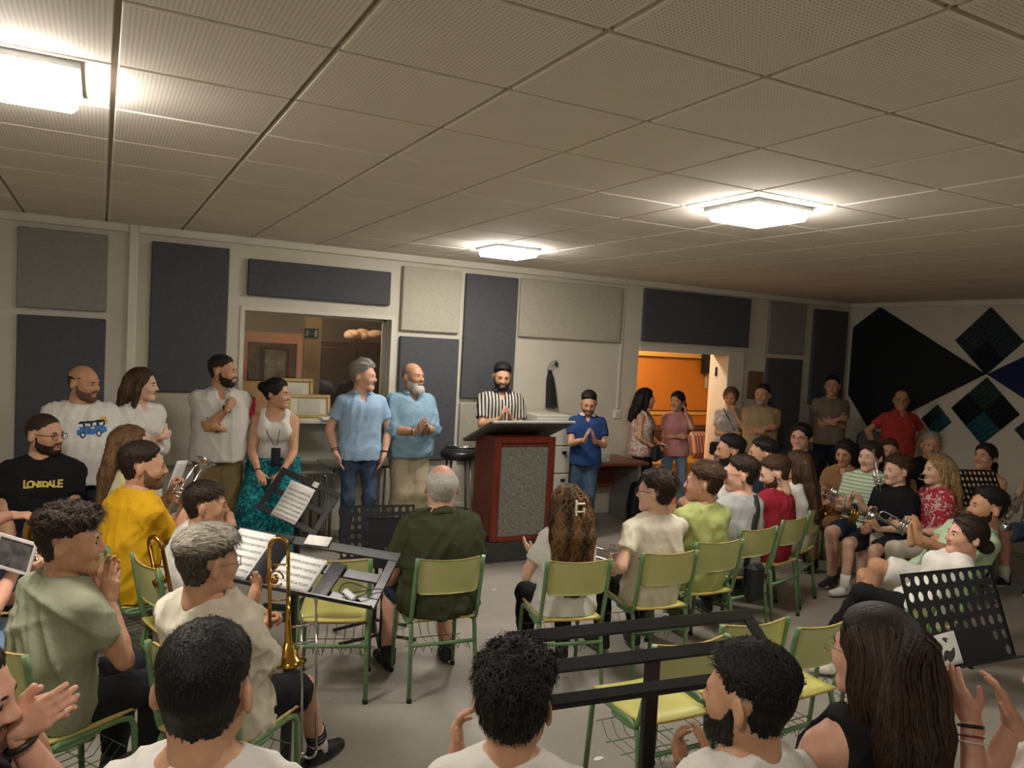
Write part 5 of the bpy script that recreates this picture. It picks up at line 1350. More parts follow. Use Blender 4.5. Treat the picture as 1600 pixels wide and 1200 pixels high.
        for t in range(seg+1):
            v, g = S.sample(p); p = p-g*(v-offs)[:, None]; pts.append(p.copy()); nr_.append(g)
            loc = ((p-Hc) @ Rh)/hs
            fl = np.tile(N_(0, 0, -1.), (n2, 1)); toph = sstep(.02, .09, loc[:, 2])[:, None]
            away = np.stack([np.sign(loc[:, 0]-.015)*.9, np.full(n2, -.55), np.full(n2, -.2)], 1) @ Rh.T
            if st in ('bun', 'pony'): 
                tgt = to(N_(0, -.125, hr.get('tie', .0))[None])[0]; away = tgt-p; away /= np.maximum(np.linalg.norm(away, axis=1, keepdims=True), .02); toph = sstep(-.13, -.10, loc[:, 1])[:, None]*1.; toph = np.where((loc[:, 2] < -.09)[:, None], 0, toph)
            fl = fl*(1-toph)+away*toph; fl = fl-(fl*g).sum(1, keepdims=True)*g; fl /= np.maximum(np.linalg.norm(fl, axis=1, keepdims=True), 1e-6)
            sd = np.cross(fl, g); p = p+(fl+sd*(np.sin(ph+t*fq)*wv)[:, None]+g*(np.cos(ph+t*fq)*wv*.5)[:, None])*step[:, None]
        sm_ = strand_mesh(pts, nr_[0], hr.get('lw', .0032 if far else .0024), rng, nr_)
        if hr.get('clump'): sm_ = (sm_[0], sm_[1], np.clip(np.repeat(.42+.42*np.sin(cl_*5.1+p[:, 2]*9)+rng.normal(0, .14, n2), len(sm_[2])//n2), 0, 1))
        put(*sm_)
    o = mesh_obj('hair', np.concatenate(VV), np.concatenate(QQ), m, body, True, attrs={'rnd': np.concatenate(AT)})
    o['kind'] = 'stuff'
def make_beard(body, J, bd, sex, hvox, wide, seed):
    hV, hQ, hN, _ = head_template(sex, hvox); Hc, Rh, hs = J['Hc'], J['Rh'], J['hs']; rng = np.random.default_rng(seed+21)
    x, y, z = np.abs(hV[:, 0]), hV[:, 1], hV[:, 2]
    kind = bd.get('kind', 'full')
    line = np.interp(y, [-.012, .016, .024, .042, .062, .08, .11], [.004, -.002, -.024, -.041, -.049, -.052, -.052])
    m = np.minimum((line-z)/.012, (y-np.interp(z, [-.11, -.06, -.02, .02], [.012, -.004, .0, .002]))/.008); m = np.minimum(m, (z+.122)/.012)
    mo = (x < .034) & (z < -.0375) & (z > -.052) & (y > .07)
    m = np.where(mo, np.maximum(m, 1.-np.clip((x-.026)/.008, 0, 1)), m)
    lips = (x < .021) & (z > -.072) & (z < -.0500) & (y > .078); m = np.where(lips, -1, m)
    if kind == 'goatee': m = np.minimum(m, 1-np.clip((x-.032)/.012, 0, 2))
    if kind == 'mustache': m = np.where(mo, m, -1)
    L = bd.get('len', .006); th = L*(1+1.6*bd.get('chin', 0.)*sstep(-.07, -.10, z)*sstep(.03, .06, y))
    V = hV+hN*(th*sstep(0, 1.2, m)-.0008*(m < .2))[:, None]; V[:, 2] -= bd.get('chin', 0.)*.02*sstep(-.075, -.105, hV[:, 2])*sstep(.03, .06, y)
    keep = (m[hQ] > 0).all(1); Q = hQ[keep]; used = np.unique(Q); 
    if not len(used): return
    rm = np.full(len(hV), -1); rm[used] = np.arange(len(used)); W3 = N_(wide, 1, 1); to = lambda A: (A*W3*hs) @ Rh.T+Hc
    VV = [to(V[used])]; QQ = [rm[Q]]; AT = [np.full(len(used), .3)]
    n = bd.get('n', 220); c = np.where(m > .3)[0]; i = rng.choice(c, n); Nn = hN[i] @ Rh.T; D = (N_(0, .1, -1)[None]+rng.normal(0, .3, (n, 3))) @ Rh.T+Nn*.5
    v, q, a = ribbons(to(V[i]+rng.normal(0, .002, (n, 3))), Nn, D, (th[i]*1.2+.003)*rng.uniform(.6, 1.3, n), 2, .0012, rng); QQ.append(q+len(VV[0])); VV.append(v); AT.append(a)
    o = mesh_obj('beard', np.concatenate(VV), np.concatenate(QQ), HM[bd.get('col', 'dark') if bd.get('len', .006) > .0035 else 'stubble'], body, True, attrs={'rnd': np.concatenate(AT)}); o['kind'] = 'stuff'

def P(key, label, px, py, yy=None, D=None, face=0, sit=False, lean=None, side=0, seat=.43, base=0., sex='m', dx=0., dy=0., chair_lab=None, headscale=1., neckk=0., **k):
    """stand or seat a person so that the top of the head lies on the photograph's ray at depth yy (world y) or D (view depth)"""
    p = ony(px, py, yy) if yy is not None else CAMP+ray(px, py)*D
    z = p[2]-base; le = (0 if not sit else -4) if lean is None else lean; cl = math.cos(R(le)); fh = 1.08 if sex == 'm' else 1.04
    nk = .148*unit(N_(0, .75*math.sin(R(le))+.10+neckk, .75*cl+.55))[2]; hk = .124*fh*headscale
    if sit: s = (z-seat-hk*.45)/(.095+.485*cl+nk+hk*.55)
    else: s = (z-hk*.45)/(.945+.515*cl+nk+hk*.55)
    s = min(max(s, .74), 1.13)
    off = (.485 if sit else .515)*s*math.sin(R(le))+.15*s*unit(N_(0, .75*math.sin(R(le))+.10+neckk, .75*cl+.55))[1]+.01
    fx, fy = math.sin(R(face)), math.cos(R(face)); sx = (.485 if sit else .515)*s*math.sin(R(side))
    x = p[0]-fx*off-fy*sx; y = p[1]-fy*off+fx*sx
    Dv = (p-CAMP) @ _f; k.setdefault('vox', .0102 if Dv < 2.4 else (.0130 if Dv < 4.9 else .0158)); k.setdefault('hvox', .0046 if Dv < 2.4 else (.0066 if Dv < 4.9 else .0080))
    if chair_lab: chair(x+fx*.035, y+fy*.035, face, chair_lab)
    return person(key, label, x, y, face, ht=s*1.75, sit=sit, lean=lean, side=side, seat=seat, base=base, sex=sex, headscale=headscale, neckk=neckk, **k)
# ================================================================== the people
def blotch_mat(name, c1, c2, scale, thr=.5, c3=None, src='tex'):
    m = mat(name, c1, .85, spec=.2); nt = m.node_tree; bs = nt.nodes['Principled BSDF']
    at = nt.nodes.new('ShaderNodeAttribute'); at.attribute_name = src
    n = nt.nodes.new('ShaderNodeTexNoise'); n.inputs['Scale'].default_value = scale; n.inputs['Detail'].default_value = 2; n.inputs['Distortion'].default_value = 1.2; nt.links.new(at.outputs['Vector'], n.inputs['Vector'])
    col = nmix(nt, nmath(nt, 'GREATER_THAN', n.outputs[0], thr), lin(c1), lin(c2))
    if c3:
        n2 = nt.nodes.new('ShaderNodeTexNoise'); n2.inputs['Scale'].default_value = scale*1.7; n2.inputs['Distortion'].default_value = 2.; nt.links.new(at.outputs['Vector'], n2.inputs['Vector'])
        col = nmix(nt, nmath(nt, 'GREATER_THAN', n2.outputs[0], .56), col, lin(c3))
    nt.links.new(col, bs.inputs['Base Color']); return m
WHT = cloth('white', '#d9d6cf'); WHT2 = cloth('offwhite', '#d8d0bd'); CREAM = cloth('cream', '#ddd3ac'); BLK = cloth('black', '#17171a'); DKG = cloth('charcoal', '#26272b'); NAVY = cloth('navy', '#1c2233')
KHAKI = cloth('khaki', '#7b6a48'); BEIGE = cloth('beige', '#a89d84'); JEAN = denim('blue', '#3b4a60'); JEANL = denim('light', '#71869c'); JEAND = denim('dark', '#232b3a')
T = lambda m, **k: dict(mat=m, **k)
short = lambda col, **k: dict(style='short', col=col, **k)

# ---- standing row along the back wall
P('p1', 'seated man in black T-shirt with yellow lettering and dark glasses', 68, 648, yy=5.75, face=182, sit=True, seat=.47, look=128, bulk=1.16, belly=.03, arms='lap', rh=((.13, .30, -.52), (-.3, .9, -.3), (-.3, 0, -1), 'relax'), skin='b', top=T(BLK, loose=.012), bottom=T(NAVY), hair=short('dark', top=.006, side=.003, n=300, len=1.), beard=dict(col='dark', len=.004), glasses=True, chair_lab='green school chair under the man in black lettered T-shirt')
P('p2', 'big bald man in white T-shirt printed with a blue van', 130, 572, yy=6.35, face=172, look=128, bulk=1.30, belly=.07, arms='hang', lean=2, skin='c', top=T(WHT, loose=.02, hem=-.14, fold=.008), bottom=T(NAVY, kind='shorts'), hair=dict(style='ring', col='dark', top=.003, side=.004, n=500, front=.02, ringz=.05), beard=dict(col='stubble', len=.003), pitch=-4)
P('p3', 'long-haired woman in white blouse with folded arms by the pilaster', 222, 577, yy=6.5, face=150, look=112, sex='f', arms='crossed', skin='a', bulk=1.08, top=T(WHT, sleeve=1.55, flare=.028, loose=.016, tuck=True, neck='v', fold=.009), bottom=T(WHT2, kind='trousers'), hair=dict(style='long', col='brown', length=.28, nlong=900), smile=1)
P('p4', 'man in white striped polo and khaki trousers with folded arms', 347, 556, yy=6.85, face=182, look=118, bulk=1.16, belly=.03, arms='crossed_up', skin='c', top=T(stripe_mat('polo_lines', '#d2cec6', '#aeaaa2', 1, .014, .35, 'tex'), collar=True, neck='v', loose=.014, sleeve=.7), bottom=T(KHAKI, loose=.02), hair=short('dark', top=.012, side=.004), beard=dict(col='dark', len=.005), smile=1, grin=True)
P('p5', 'woman in white tank top and teal patterned trousers leaning on the table', 432, 593, yy=6.80, face=196, sit=True, seat=.70, lean=3, look=128, sex='f', bulk=1.16, arms='between', rh=((.09, .30, -.43), (-.4, .6, -.5), (-.2, .0, -1), 'relax'), lh=((-.09, .30, -.43), (.4, .6, -.5), (.2, .0, -1), 'relax'), skin='b', top=T(WHT, kind='tank', neck='scoop', tuck=True, hem=.06), bottom=T(blotch_mat('teal_print', '#12565c', '#2a9399', 22, .5, '#0d3f47'), kind='wide', loose=.03), feet={1: (.13, .30, .085), -1: (-.13, .30, .085)}, hair=dict(style='bun', col='black', tie=.055), smile=1, grin=True, shoes='#3a3431')
P('p6', 'grey-haired man in light blue polo and jeans with hands in pockets', 568, 566, yy=6.85, face=188, look=132, arms='pockets', skin='d', top=T(cloth('skyblue', '#9ab7d3'), collar=True, neck='v', loose=.012, hem=-.13, sleeve=.62), bottom=T(JEAN, loose=.006, flare=.0), hair=short('grey', top=.026, side=.012, quiff=.012, n=900), smile=1, shoes='#43302a', sole='#c9c5bd')
P('p7', 'bearded man in denim-blue shirt and beige trousers clapping by the dark panel', 646, 568, yy=6.95, face=178, look=156, bulk=1.20, belly=.05, arms='claplow', lh=((-.035, .30, -.26), (.15, .6, .7), (1, -.1, -.1), 'clap'), rh=((.06, .31, -.28), (-.2, .65, .6), (-1, .1, .1), 'clap'), skin='c', top=T(cloth('chambray', '#7e9cb0', noise=.12), sleeve=1.22, flare=.022, loose=.018, hem=-.13, neck='v', collar=True, fold=.009), bottom=T(BEIGE, loose=.02, flare=.015), hair=dict(style='ring', col='grey', top=.005, side=.006, n=300, front=.02), beard=dict(col='white', len=.009, chin=1.), smile=1, grin=True, pitch=4)
P('p8', 'bearded man in black and white striped shirt clapping behind the lectern', 786, 568, yy=7.05, face=196, look=200, pitch=-14, arms='clap', bulk=1.05, skin='b', top=T(stripe_mat('bold_stripes', '#d6d0c6', '#1a1719', 0, .034, .5, 'tex', c3='#7b6d66'), collar=True, neck='v', loose=.012, sleeve=.75), bottom=T(JEAN, kind='shorts'), hair=short('black', top=.018, side=.005, quiff=.012, n=1200), beard=dict(col='black', len=.008), smile=1, grin=True)
P('p9', 'short-haired man in navy polo and jeans clapping beside the desk', 921, 611, yy=6.72, face=206, look=210, pitch=-20, arms='clap', bulk=.95, skin='b', top=T(cloth('royal', '#26406e'), collar=True, collar_mat=cloth('collar_white', '#c7c3c0'), neck='v', loose=.010), bottom=T(denim('mid', '#3a4a5e'), loose=.008), feet={1: (.10, .0, .085), -1: (-.02, .16, .085)}, hair=short('black', top=.016, side=.004), beard=dict(col='dark', len=.002), shoes='#25262a', sole='#e2e0da')
# ---- doorway group
P('p10', 'dark-haired woman in floral top with black shoulder bag in the doorway', 1010, 608, yy=7.25, face=140, look=112, sex='f', arms='hang', rh=((.12, .22, -.42), (-.4, .8, .0), (-.5, 0, -.8), 'relax'), lh=((-.10, .25, -.40), (.4, .8, .1), (.5, 0, -.8), 'relax'), skin='b', top=T(blotch_mat('floral_pink', '#d9cfc4', '#b5847b', 26, .52, '#8f6a66'), kind='tank', hem=-.14, loose=.016), bottom=T(BLK, kind='shorts'), hair=dict(style='long', col='black', length=.26, nlong=700, lumpy=.002), smile=1)
P('p11', 'woman in pink T-shirt and light jeans with hand at her neck in the doorway', 1060, 613, yy=7.30, face=212, look=248, sex='f', arms='crossed', rh=((-.02, .20, -.26), (-.85, .25, 0), (0, -1, 0), 'relax'), lh=((-.11, .11, .06), (.1, -.2, 1), (.8, -.5, 0), 'relax'), elbow={'l': (-.3, .8, -.8)}, skin='b', top=T(cloth('pink', '#b8807e'), loose=.012, hem=-.10), bottom=T(JEANL, loose=.008), hair=dict(style='pony', col='black', tie=.0, length=.10), smile=1)
P('p12', 'curly-haired woman in grey top with crossbody bag, hand at her mouth', 1143, 607, yy=7.30, face=214, look=232, sex='f', arms='crossed', rh=((-.02, .20, -.28), (-.85, .25, 0), (0, -1, 0), 'relax'), lh=((-.02, .19, .03), (.2, -.1, 1), (.3, -.9, 0), 'fist'), elbow={'l': (-.2, .8, -.8)}, skin='b', top=T(cloth('palegrey', '#a9a8a4'), loose=.012), bottom=T(JEANL), hair=dict(style='bun', col='light', tie=.045, lumpy=.012, wave=.7, curl=.7, nlong=1100, strand=.08, fluff=.018), pitch=-6)
P('p13', 'bearded man in beige T-shirt with folded arms beside the cork board', 1193, 601, yy=6.85, face=216, look=242, arms='crossed', bulk=1.12, skin='c', top=T(cloth('sand', '#a38f6c'), loose=.012), bottom=T(DKG), hair=short('dark', top=.014, side=.006), beard=dict(col='grey', len=.007, kind='goatee'))
P('p14', 'tall dark-haired man in taupe T-shirt with folded arms near the corner', 1302, 588, yy=7.0, face=214, look=236, arms='crossed', bulk=1.05, skin='b', top=T(cloth('taupe', '#7b6e60'), loose=.012), bottom=T(NAVY), hair=short('black', top=.014, side=.004))
P('p15', 'man in red polo shirt and glasses standing before the black wall panel', 1410, 610, yy=6.2, face=214, look=232, arms='hip', bulk=1.05, skin='c', top=T(cloth('redpolo', '#a83a33'), collar=True, neck='v', loose=.012), bottom=T(NAVY), hair=dict(style='ring', col='dark', top=.004, side=.005, n=250, front=.02), glasses=True)
# ---- seated at the right, far side
P('p16', 'laughing woman in black with red-framed glasses', 1253, 663, yy=5.6, headscale=1.12, face=236, sit=True, look=246, sex='f', bulk=1.35, belly=.03, arms='crossed', skin='d', top=T(BLK, loose=.014), bottom=T(BLK), hair=dict(style='pony', col='black', tie=.02, length=.1), glasses='#4a1c1c', smile=1, grin=True, chair_lab='green school chair under the laughing woman in black')
P('p17', 'long-haired woman in brown dress holding a horn on her lap', 1322, 688, yy=4.95, face=246, sit=True, look=250, pitch=-14, sex='f', arms='hold', skin='c', top=T(cloth('brown', '#8a6845'), loose=.010, neck='v'), bottom=T(cloth('brown2', '#7d5d3e'), kind='skirt'), hair=dict(style='long', col='black', length=.25, nlong=700), smile=1, chair_lab='green school chair under the woman in brown')
P('p18', 'person in mint striped T-shirt clapping around a silver trumpet', 1362, 692, yy=4.5, face=252, sit=True, look=262, arms='clap', bulk=1.08, skin='a', top=T(stripe_mat('mint_stripes', '#cfd8bf', '#8fae92', 1, .032, .4, 'tex')), bottom=T(JEAND, kind='shorts'), hair=dict(style='pony', col='dark', tie=.03, length=.1), chair_lab='green school chair under the trumpeter in mint stripes')
P('p19', 'boy half hidden behind the clapping trumpeter in mint stripes', 1391, 688, yy=5.1, face=236, sit=True, look=238, arms='lap', skin='b', headscale=.95, top=T(DKG), bottom=T(DKG), hair=short('brown', top=.02, side=.012), chair_lab='green school chair under the half-hidden boy')
P('p20', 'boy in black T-shirt and shorts with a trumpet across his lap', 1403, 714, yy=4.15, face=268, sit=True, look=284, arms='claplow', rh=((.03, .34, -.34), (.0, 1, .1), (-.9, 0, .4), 'relax'), skin='a', headscale=.98, top=T(BLK), bottom=T(DKG, kind='shorts'), hair=short('brown', top=.028, side=.014, lump=.3, curl=.5, front=-.006), shoes='#d9d6d0', sock='#e4e1da', feet={1: (.14, .36, .085), -1: (-.10, .38, .085)}, chair_lab='green school chair under the boy in black')
P('p21', 'grey-haired man with moustache in black printed T-shirt, hand on chin', 1457, 677, yy=5.0, face=226, sit=True, look=232, bulk=1.12, arms='lap', lh=((-.05, .20, .02), (.2, -.1, 1), (.3, -.9, 0), 'fist'), elbow={'l': (-.2, .8, -.8)}, skin='c', top=T(BLK), bottom=T(DKG), hair=short('grey', top=.02, side=.012), beard=dict(col='grey', len=.006, kind='mustache'), chair_lab='green school chair under the grey-haired man')
P('p22', 'woman with highlighted hair in red patterned top and white trousers clapping', 1467, 712, yy=3.9, face=292, sit=True, look=296, sex='f', arms='claplow', skin='a', top=T(blotch_mat('red_marble', '#c9a9a0', '#ab3241', 17, .46, '#7d1f2c'), loose=.012, sleeve=.9), bottom=T(WHT2, loose=.014), hair=dict(style='long', col='blond', length=.30, nlong=1400, lumpy=.003), feet={1: (.10, .36, .085), -1: (-.10, .36, .085)}, chair_lab='green school chair under the woman with highlighted hair')
P('p23', 'dark-haired woman in off-shoulder floral top beside the perforated stand', 1541, 695, yy=4.3, face=250, sit=True, look=268, pitch=8, sex='f', bulk=1.15, arms='lap', skin='b', top=T(blotch_mat('floral_cream', '#d6c7a4', '#4c3a2c', 24, .55, '#a9814a'), kind='strap', loose=.012), bottom=T(BLK), hair=dict(style='pony', col='black', tie=-.02, length=.16), chair_lab='green school chair under the woman in floral top')
P('p24', 'person in white T-shirt and denim shorts clapping at the right edge', 1645, 700, yy=3.85, face=270, sit=True, look=290, arms='claphigh', skin='d', top=T(WHT), bottom=T(denim('short', '#5b7391'), kind='shorts'), hair=short('brown'), shoes='#16161a', sole='#e6e4de', sock='#e6e4de', chair_lab='green school chair at the right edge under the person in denim shorts')
P('p25', 'dark-haired man with beard in mint T-shirt and white shorts, legs crossed', 1545, 765, yy=3.02, face=298, sit=True, lean=-38, look=302, pitch=6, arms='claphigh', lh=(('px', 1436, 840, 5.0), (-.12, 1, .1), (-.5, 0, .9), 'clap'), rh=(('px', 1424, 843, 5.15), (.1, .95, .2), (.5, 0, -.9), 'clap'), bulk=1.1, skin='c', top=T(cloth('mint', '#b3ccaa'), loose=.014), bottom=T(WHT, kind='shorts', loose=.02), feet={1: (.10, .46, .085), -1: (.04, .50, .20), ('k', -1): (.1, .2, 1.), ('d', -1): (.3, 1, -.35)}, shoes='#e0deda', sole='#c9c7c2', sock='#e8e6e0', hair=short('black', top=.024, side=.005, quiff=.01, n=900), beard=dict(col='black', len=.005), chair_lab='green school chair under the man in mint with crossed legs')
P('p26', 'woman with dark bun in white top and black trousers behind the perforated stand', 1512, 808, yy=2.76, headscale=1.08, face=300, sit=True, lean=-36, look=300, pitch=8, sex='f', arms='lap', rh=((.05, .34, -.44), (-.4, .9, 0), (-.3, 0, -1), 'relax'), lh=((-.02, .36, -.42), (.3, .9, 0), (.3, 0, -1), 'fist'), skin='d', top=T(WHT, loose=.012), bottom=T(BLK, loose=.016), feet={1: (.06, .46, .085), -1: (.12, .46, .24), ('k', -1): (0, .1, 1.), ('d', -1): (.3, 1, -.4)}, shoes='#ddd8cc', hair=dict(style='bun', col='dark', tie=-.035, nlong=1200, lw=.0018), hvox=.005, chair_lab='green school chair behind the large perforated stand')
# ---- middle rows, backs to the camera, right
P('p28', 'man in cream T-shirt and glasses seen from behind in the right row', 1028, 738, yy=3.68, face=6, sit=True, look=-32, arms='lap', lh=(('px', 957, 888, 4.72), (-.1, .8, .5), (.9, .2, .2), 'grip'), skin='a', top=T(WHT2, fold=.008), bottom=T(DKG), hair=short('dark', top=.026, side=.010, lump=.35, curl=.6, n=1600, mess=.6), glasses=True, chair_lab='green school chair under the man in cream T-shirt')
P('p29', 'man in lime-olive T-shirt seen from behind in the right row', 1102, 725, yy=3.80, face=2, sit=True, look=-42, arms='lap', skin='d', top=T(cloth('lime', '#a9b06d'), fold=.008), bottom=T(KHAKI), hair=short('brown', top=.028, side=.012, n=1600, comb=(.3, -1, -.2)), chair_lab='green school chair under the man in lime-olive')
P('p30', 'man in grey T-shirt with a black crossbody bag on his back', 1160, 714, yy=4.0, face=-4, sit=True, look=-48, arms='claplow', skin='d', top=T(cloth('greytee', '#a8aaa9'), fold=.008), bottom=T(DKG), hair=short('dark', top=.022, side=.006, n=1400), glasses='#5a2320', chair_lab='green school chair under the man with crossbody bag')
P('p31', 'bearded man in dark red T-shirt looking down in the right row', 1213, 714, yy=4.18, face=-14, sit=True, look=-50, pitch=-16, arms='lap', bulk=1.05, skin='a', top=T(cloth('crimson', '#8c2230'), fold=.008), bottom=T(DKG), hair=short('brown', top=.022, side=.006, n=1400), beard=dict(col='brown', len=.007), chair_lab='green school chair under the man in dark red')
P('p32', 'woman with long brown hair and white top at the end of the right row', 1246, 706, yy=4.40, face=-24, sit=True, look=-30, sex='f', arms='lap', skin='a', top=T(WHT), bottom=T(cloth('magenta', '#b0306a'), kind='shorts'), hair=dict(style='long', col='brown', length=.42, nlong=1100, drape=(0, -.03, 0)), shoes='#c9c6c0', chair_lab='green school chair at the end of the right row')
P('p33', 'dark-bearded man in white T-shirt in profile behind the lime-olive man', 1142, 681, yy=4.85, face=-52, sit=True, look=-62, arms='hold', skin='c', top=T(WHT), bottom=T(DKG, kind='shorts'), hair=short('black', top=.022, side=.008), beard=dict(col='black', len=.005), shoes='#e0deda', feet={1: (.12, .42, .085), -1: (-.10, .40, .085)}, chair_lab='green school chair under the bearded man in profile')
P('p34', 'dark-haired man in navy T-shirt in profile behind the grey-shirted man', 1193, 686, yy=4.62, face=-50, sit=True, look=-60, arms='hold', skin='b', top=T(NAVY), bottom=T(DKG), hair=short('black', top=.020, side=.008), beard=dict(col='dark', len=.002), chair_lab='green school chair under the man in navy')
P('p35', 'woman with long curly brown hair held by a white clip, from behind', 888, 760, yy=3.74, face=12, sit=True, lean=2, look=14, sex='f', bulk=1.05, arms='clap', lh=((-.16, .24, -.18), (-.5, .5, .6), (.9, .2, .3), 'clap'), rh=((.06, .30, -.26), (-.3, .5, .7), (-.9, .1, .1), 'clap'), skin='a', top=T(WHT, fold=.008, loose=.012), bottom=T(BLK), hair=dict(style='wavy', col='chest', length=.46, wave=1.0, freq=1.1, lumpy=.010, nlong=2900, lw=.0025, vox=.009, fluff=.014, strand=.16, lseg=11, vol=.048, clump=14, base=.05), shoes='#1a1a1c', chair_lab='green school chair under the curly-haired woman')
P('p36', 'white-haired man in olive polo seen from behind in the centre', 691, 727, yy=4.0, face=6, sit=True, lean=2, look=18, bulk=1.22, belly=.04, arms='lap', rh=((.20, .26, -.42), (-.4, .8, -.3), (-.6, 0, -.7), 'relax'), lh=((-.22, .26, -.42), (.3, .8, -.3), (.6, 0, -.7), 'relax'), skin='d', top=T(cloth('olive', '#3b4029'), collar=True, loose=.016, fold=.010, sleeve=.75), bottom=T(denim('darkshort', '#2b3850'), kind='shorts'), shoes='#1d1d20', sole='#2a2a2c', feet={1: (.16, .30, .085), -1: (-.20, .30, .085)}, hair=dict(style='ring', col='white', top=.006, side=.012, n=2400, len=1.6, front=.03, w=.0012, ringz=.088, lift=.1), chair_lab='green school chair under the man in olive polo')
# ---- left rows
P('p37', 'man in bright yellow T-shirt with a trumpet, from behind', 224, 693, yy=4.75, face=66, sit=True, lean=4, look=92, bulk=1.08, arms='hold', rh=(('px', 288, 792, 4.55), (-.2, .9, .3), (-.9, .0, .3), 'grip'), lh=(('px', 268, 772, 4.7), (.2, .9, .3), (.9, 0, -.2), 'grip'), skin='b', top=T(cloth('yellow', '#d3a31b'), fold=.009), bottom=T(NAVY), hair=short('dark', top=.018, side=.008, n=1200), beard=dict(col='dark', len=.002), chair_lab='green school chair under the man in yellow')
P('p38', 'long-haired woman in pale yellow T-shirt behind the man in yellow', 205, 668, yy=5.45, face=80, sit=True, look=96, sex='f', arms='hold', skin='d', top=T(CREAM, fold=.008), bottom=T(KHAKI), hair=dict(style='wavy', col='light', length=.40, wave=.35, nlong=1200, lumpy=.008), chair_lab='green school chair under the woman in pale yellow')
P('p39', 'boy in white T-shirt with both hands at his mouth, in profile', 322, 755, yy=4.22, face=74, sit=True, lean=8, look=98, arms='hold', rh=(('px', 363, 822, 4.05), (-.25, .95, .0), (-.9, -.2, .2), 'grip'), lh=(('px', 352, 818, 4.2), (.0, 1, .1), (-.5, 0, -.8), 'grip'), skin='b', headscale=.98, top=T(WHT, fold=.008), bottom=T(WHT2, kind='shorts'), hair=short('dark', top=.018, side=.008, n=1200, comb=(0, 1, -.2)), chair_lab='green school chair under the boy in white')
P('p40', 'young man with wavy dark hair in grey-green T-shirt clapping in profile', 110, 796, yy=3.35, face=58, sit=True, lean=3, look=100, arms='claphigh', rh=(('px', 170, 938, 2.98), (.05, 1, .1), (-.2, .1, 1), 'clap'), lh=(('px', 152, 915, 3.12), (.55, .8, .1), (.2, -.2, -1), 'spread'), skin='b', top=T(cloth('sage', '#8f917a'), fold=.010), bottom=T(cloth('shortblack', '#23252a')), vox=.0108, hvox=.0048, hair=short('dark', top=.030, side=.006, lump=.45, curl=.8, n=3600, w=.0017, mess=.45, comb=(.1, .9, -.1), front=-.010, quiff=.014, len=.75, seg=4, lift=.05), chair_lab='green school chair under the young man in grey-green')
P('p41', 'young man with bleached quiff in white T-shirt holding a trombone', 325, 828, yy=2.98, face=48, sit=True, lean=-16, look=68, arms='hold', rh=(('px', 392, 950, 3.0), (.25, .95, .1), (-.6, .2, -.6), 'spread'), lh=((-.02, .36, -.20), (.3, .6, .7), (.9, 0, 0), 'grip'), skin='b', top=T(WHT2, loose=.02, fold=.011, sleeve=.85, flare=.022, hem=-.12), bottom=T(BLK, kind='shorts', loose=.02, len=.90), shoes='#151518', sole='#2a2a2c', sock='#e6e3dc', feet={1: ('px', 497, 1165, .085), -1: (-.13, .32, .085)}, vox=.0108, hvox=.0048, hair=short('bleach', top=.030, side=.004, n=3600, w=.0016, comb=(.55, .9, .1), mess=.25, quiff=.014, len=1.3, seg=4, front=-.004, fade=True, lift=.08), glasses='#9a9588', chair_lab='green school chair under the bleached-haired trombonist')
# ---- foreground heads
P('p42', 'man with black cropped hair in white T-shirt, closest head at the left', 325, 980, D=1.62, face=24, sit=True, look=26, arms='lap', bulk=1.1, skin='b', top=T(WHT, fold=.007), bottom=T(DKG), vox=.0108, hvox=.0048, hair=short('black', top=.016, side=.005, n=4200, w=.0013, len=.8, lift=.35, mess=.5, comb=(0, -.6, .2), base=.05), chair_lab='green school chair under the black-haired man in front')
P('p43', 'bearded man clapping in profile at the lower left edge', -66, 1002, D=1.66, face=70, sit=True, look=104, pitch=-6, arms='claplow', rh=(('px', 22, 1142, 1.72), (.85, .5, .1), (.1, .2, 1), 'clap'), lh=(('px', 30, 1118, 1.86), (.95, .25, .1), (.0, -.2, -1), 'clap'), skin='d', top=T(DKG), bottom=T(KHAKI, kind='shorts'), vox=.0108, hvox=.0048, hair=short('dark', top=.012, side=.004, n=1500, w=.0012), beard=dict(col='dark', len=.003, n=900), chair_lab='green school chair at the lower left edge')
P('p44', 'man with thick curly dark hair in front, right hand raised clapping', 808, 1018, D=1.86, face=30, sit=True, look=42, arms='clap', lh=((-.17, .30, -.10), (-.1, .3, .95), (.9, -.1, .2), 'cup'), rh=((.02, .32, -.18), (-.3, .3, .9), (-1, 0, 0), 'clap'), skin='b', top=T(WHT, fold=.007), bottom=T(DKG), vox=.0108, hvox=.0048, hair=short('black', top=.028, side=.014, lump=.35, curl=.9, n=4200, w=.0016, mess=.8, len=1.1, lift=.6, seg=4, base=.08), chair_lab='green school chair under the curly-haired man in front')
P('p45', 'man with faded dark haircut and beard in front, clapping', 1178, 1016, D=1.92, face=10, sit=True, look=-20, arms='clap', lh=(('px', 1068, 1200, 2.2), (-.25, 1, .1), (.9, .1, -.5), 'cup'), rh=(('px', 1108, 1205, 2.2), (-.15, 1, .0), (-.9, 0, .3), 'clap'), skin='b', top=T(WHT, fold=.007, neck='wide'), bottom=T(DKG), vox=.0108, hvox=.0048, hair=short('black', top=.024, side=.004, n=4000, w=.0015, mess=.35, comb=(-.2, .5, .6), len=1.1, lift=.5, base=.06), beard=dict(col='black', len=.006, n=900), chair_lab='green school chair under the man with faded haircut')
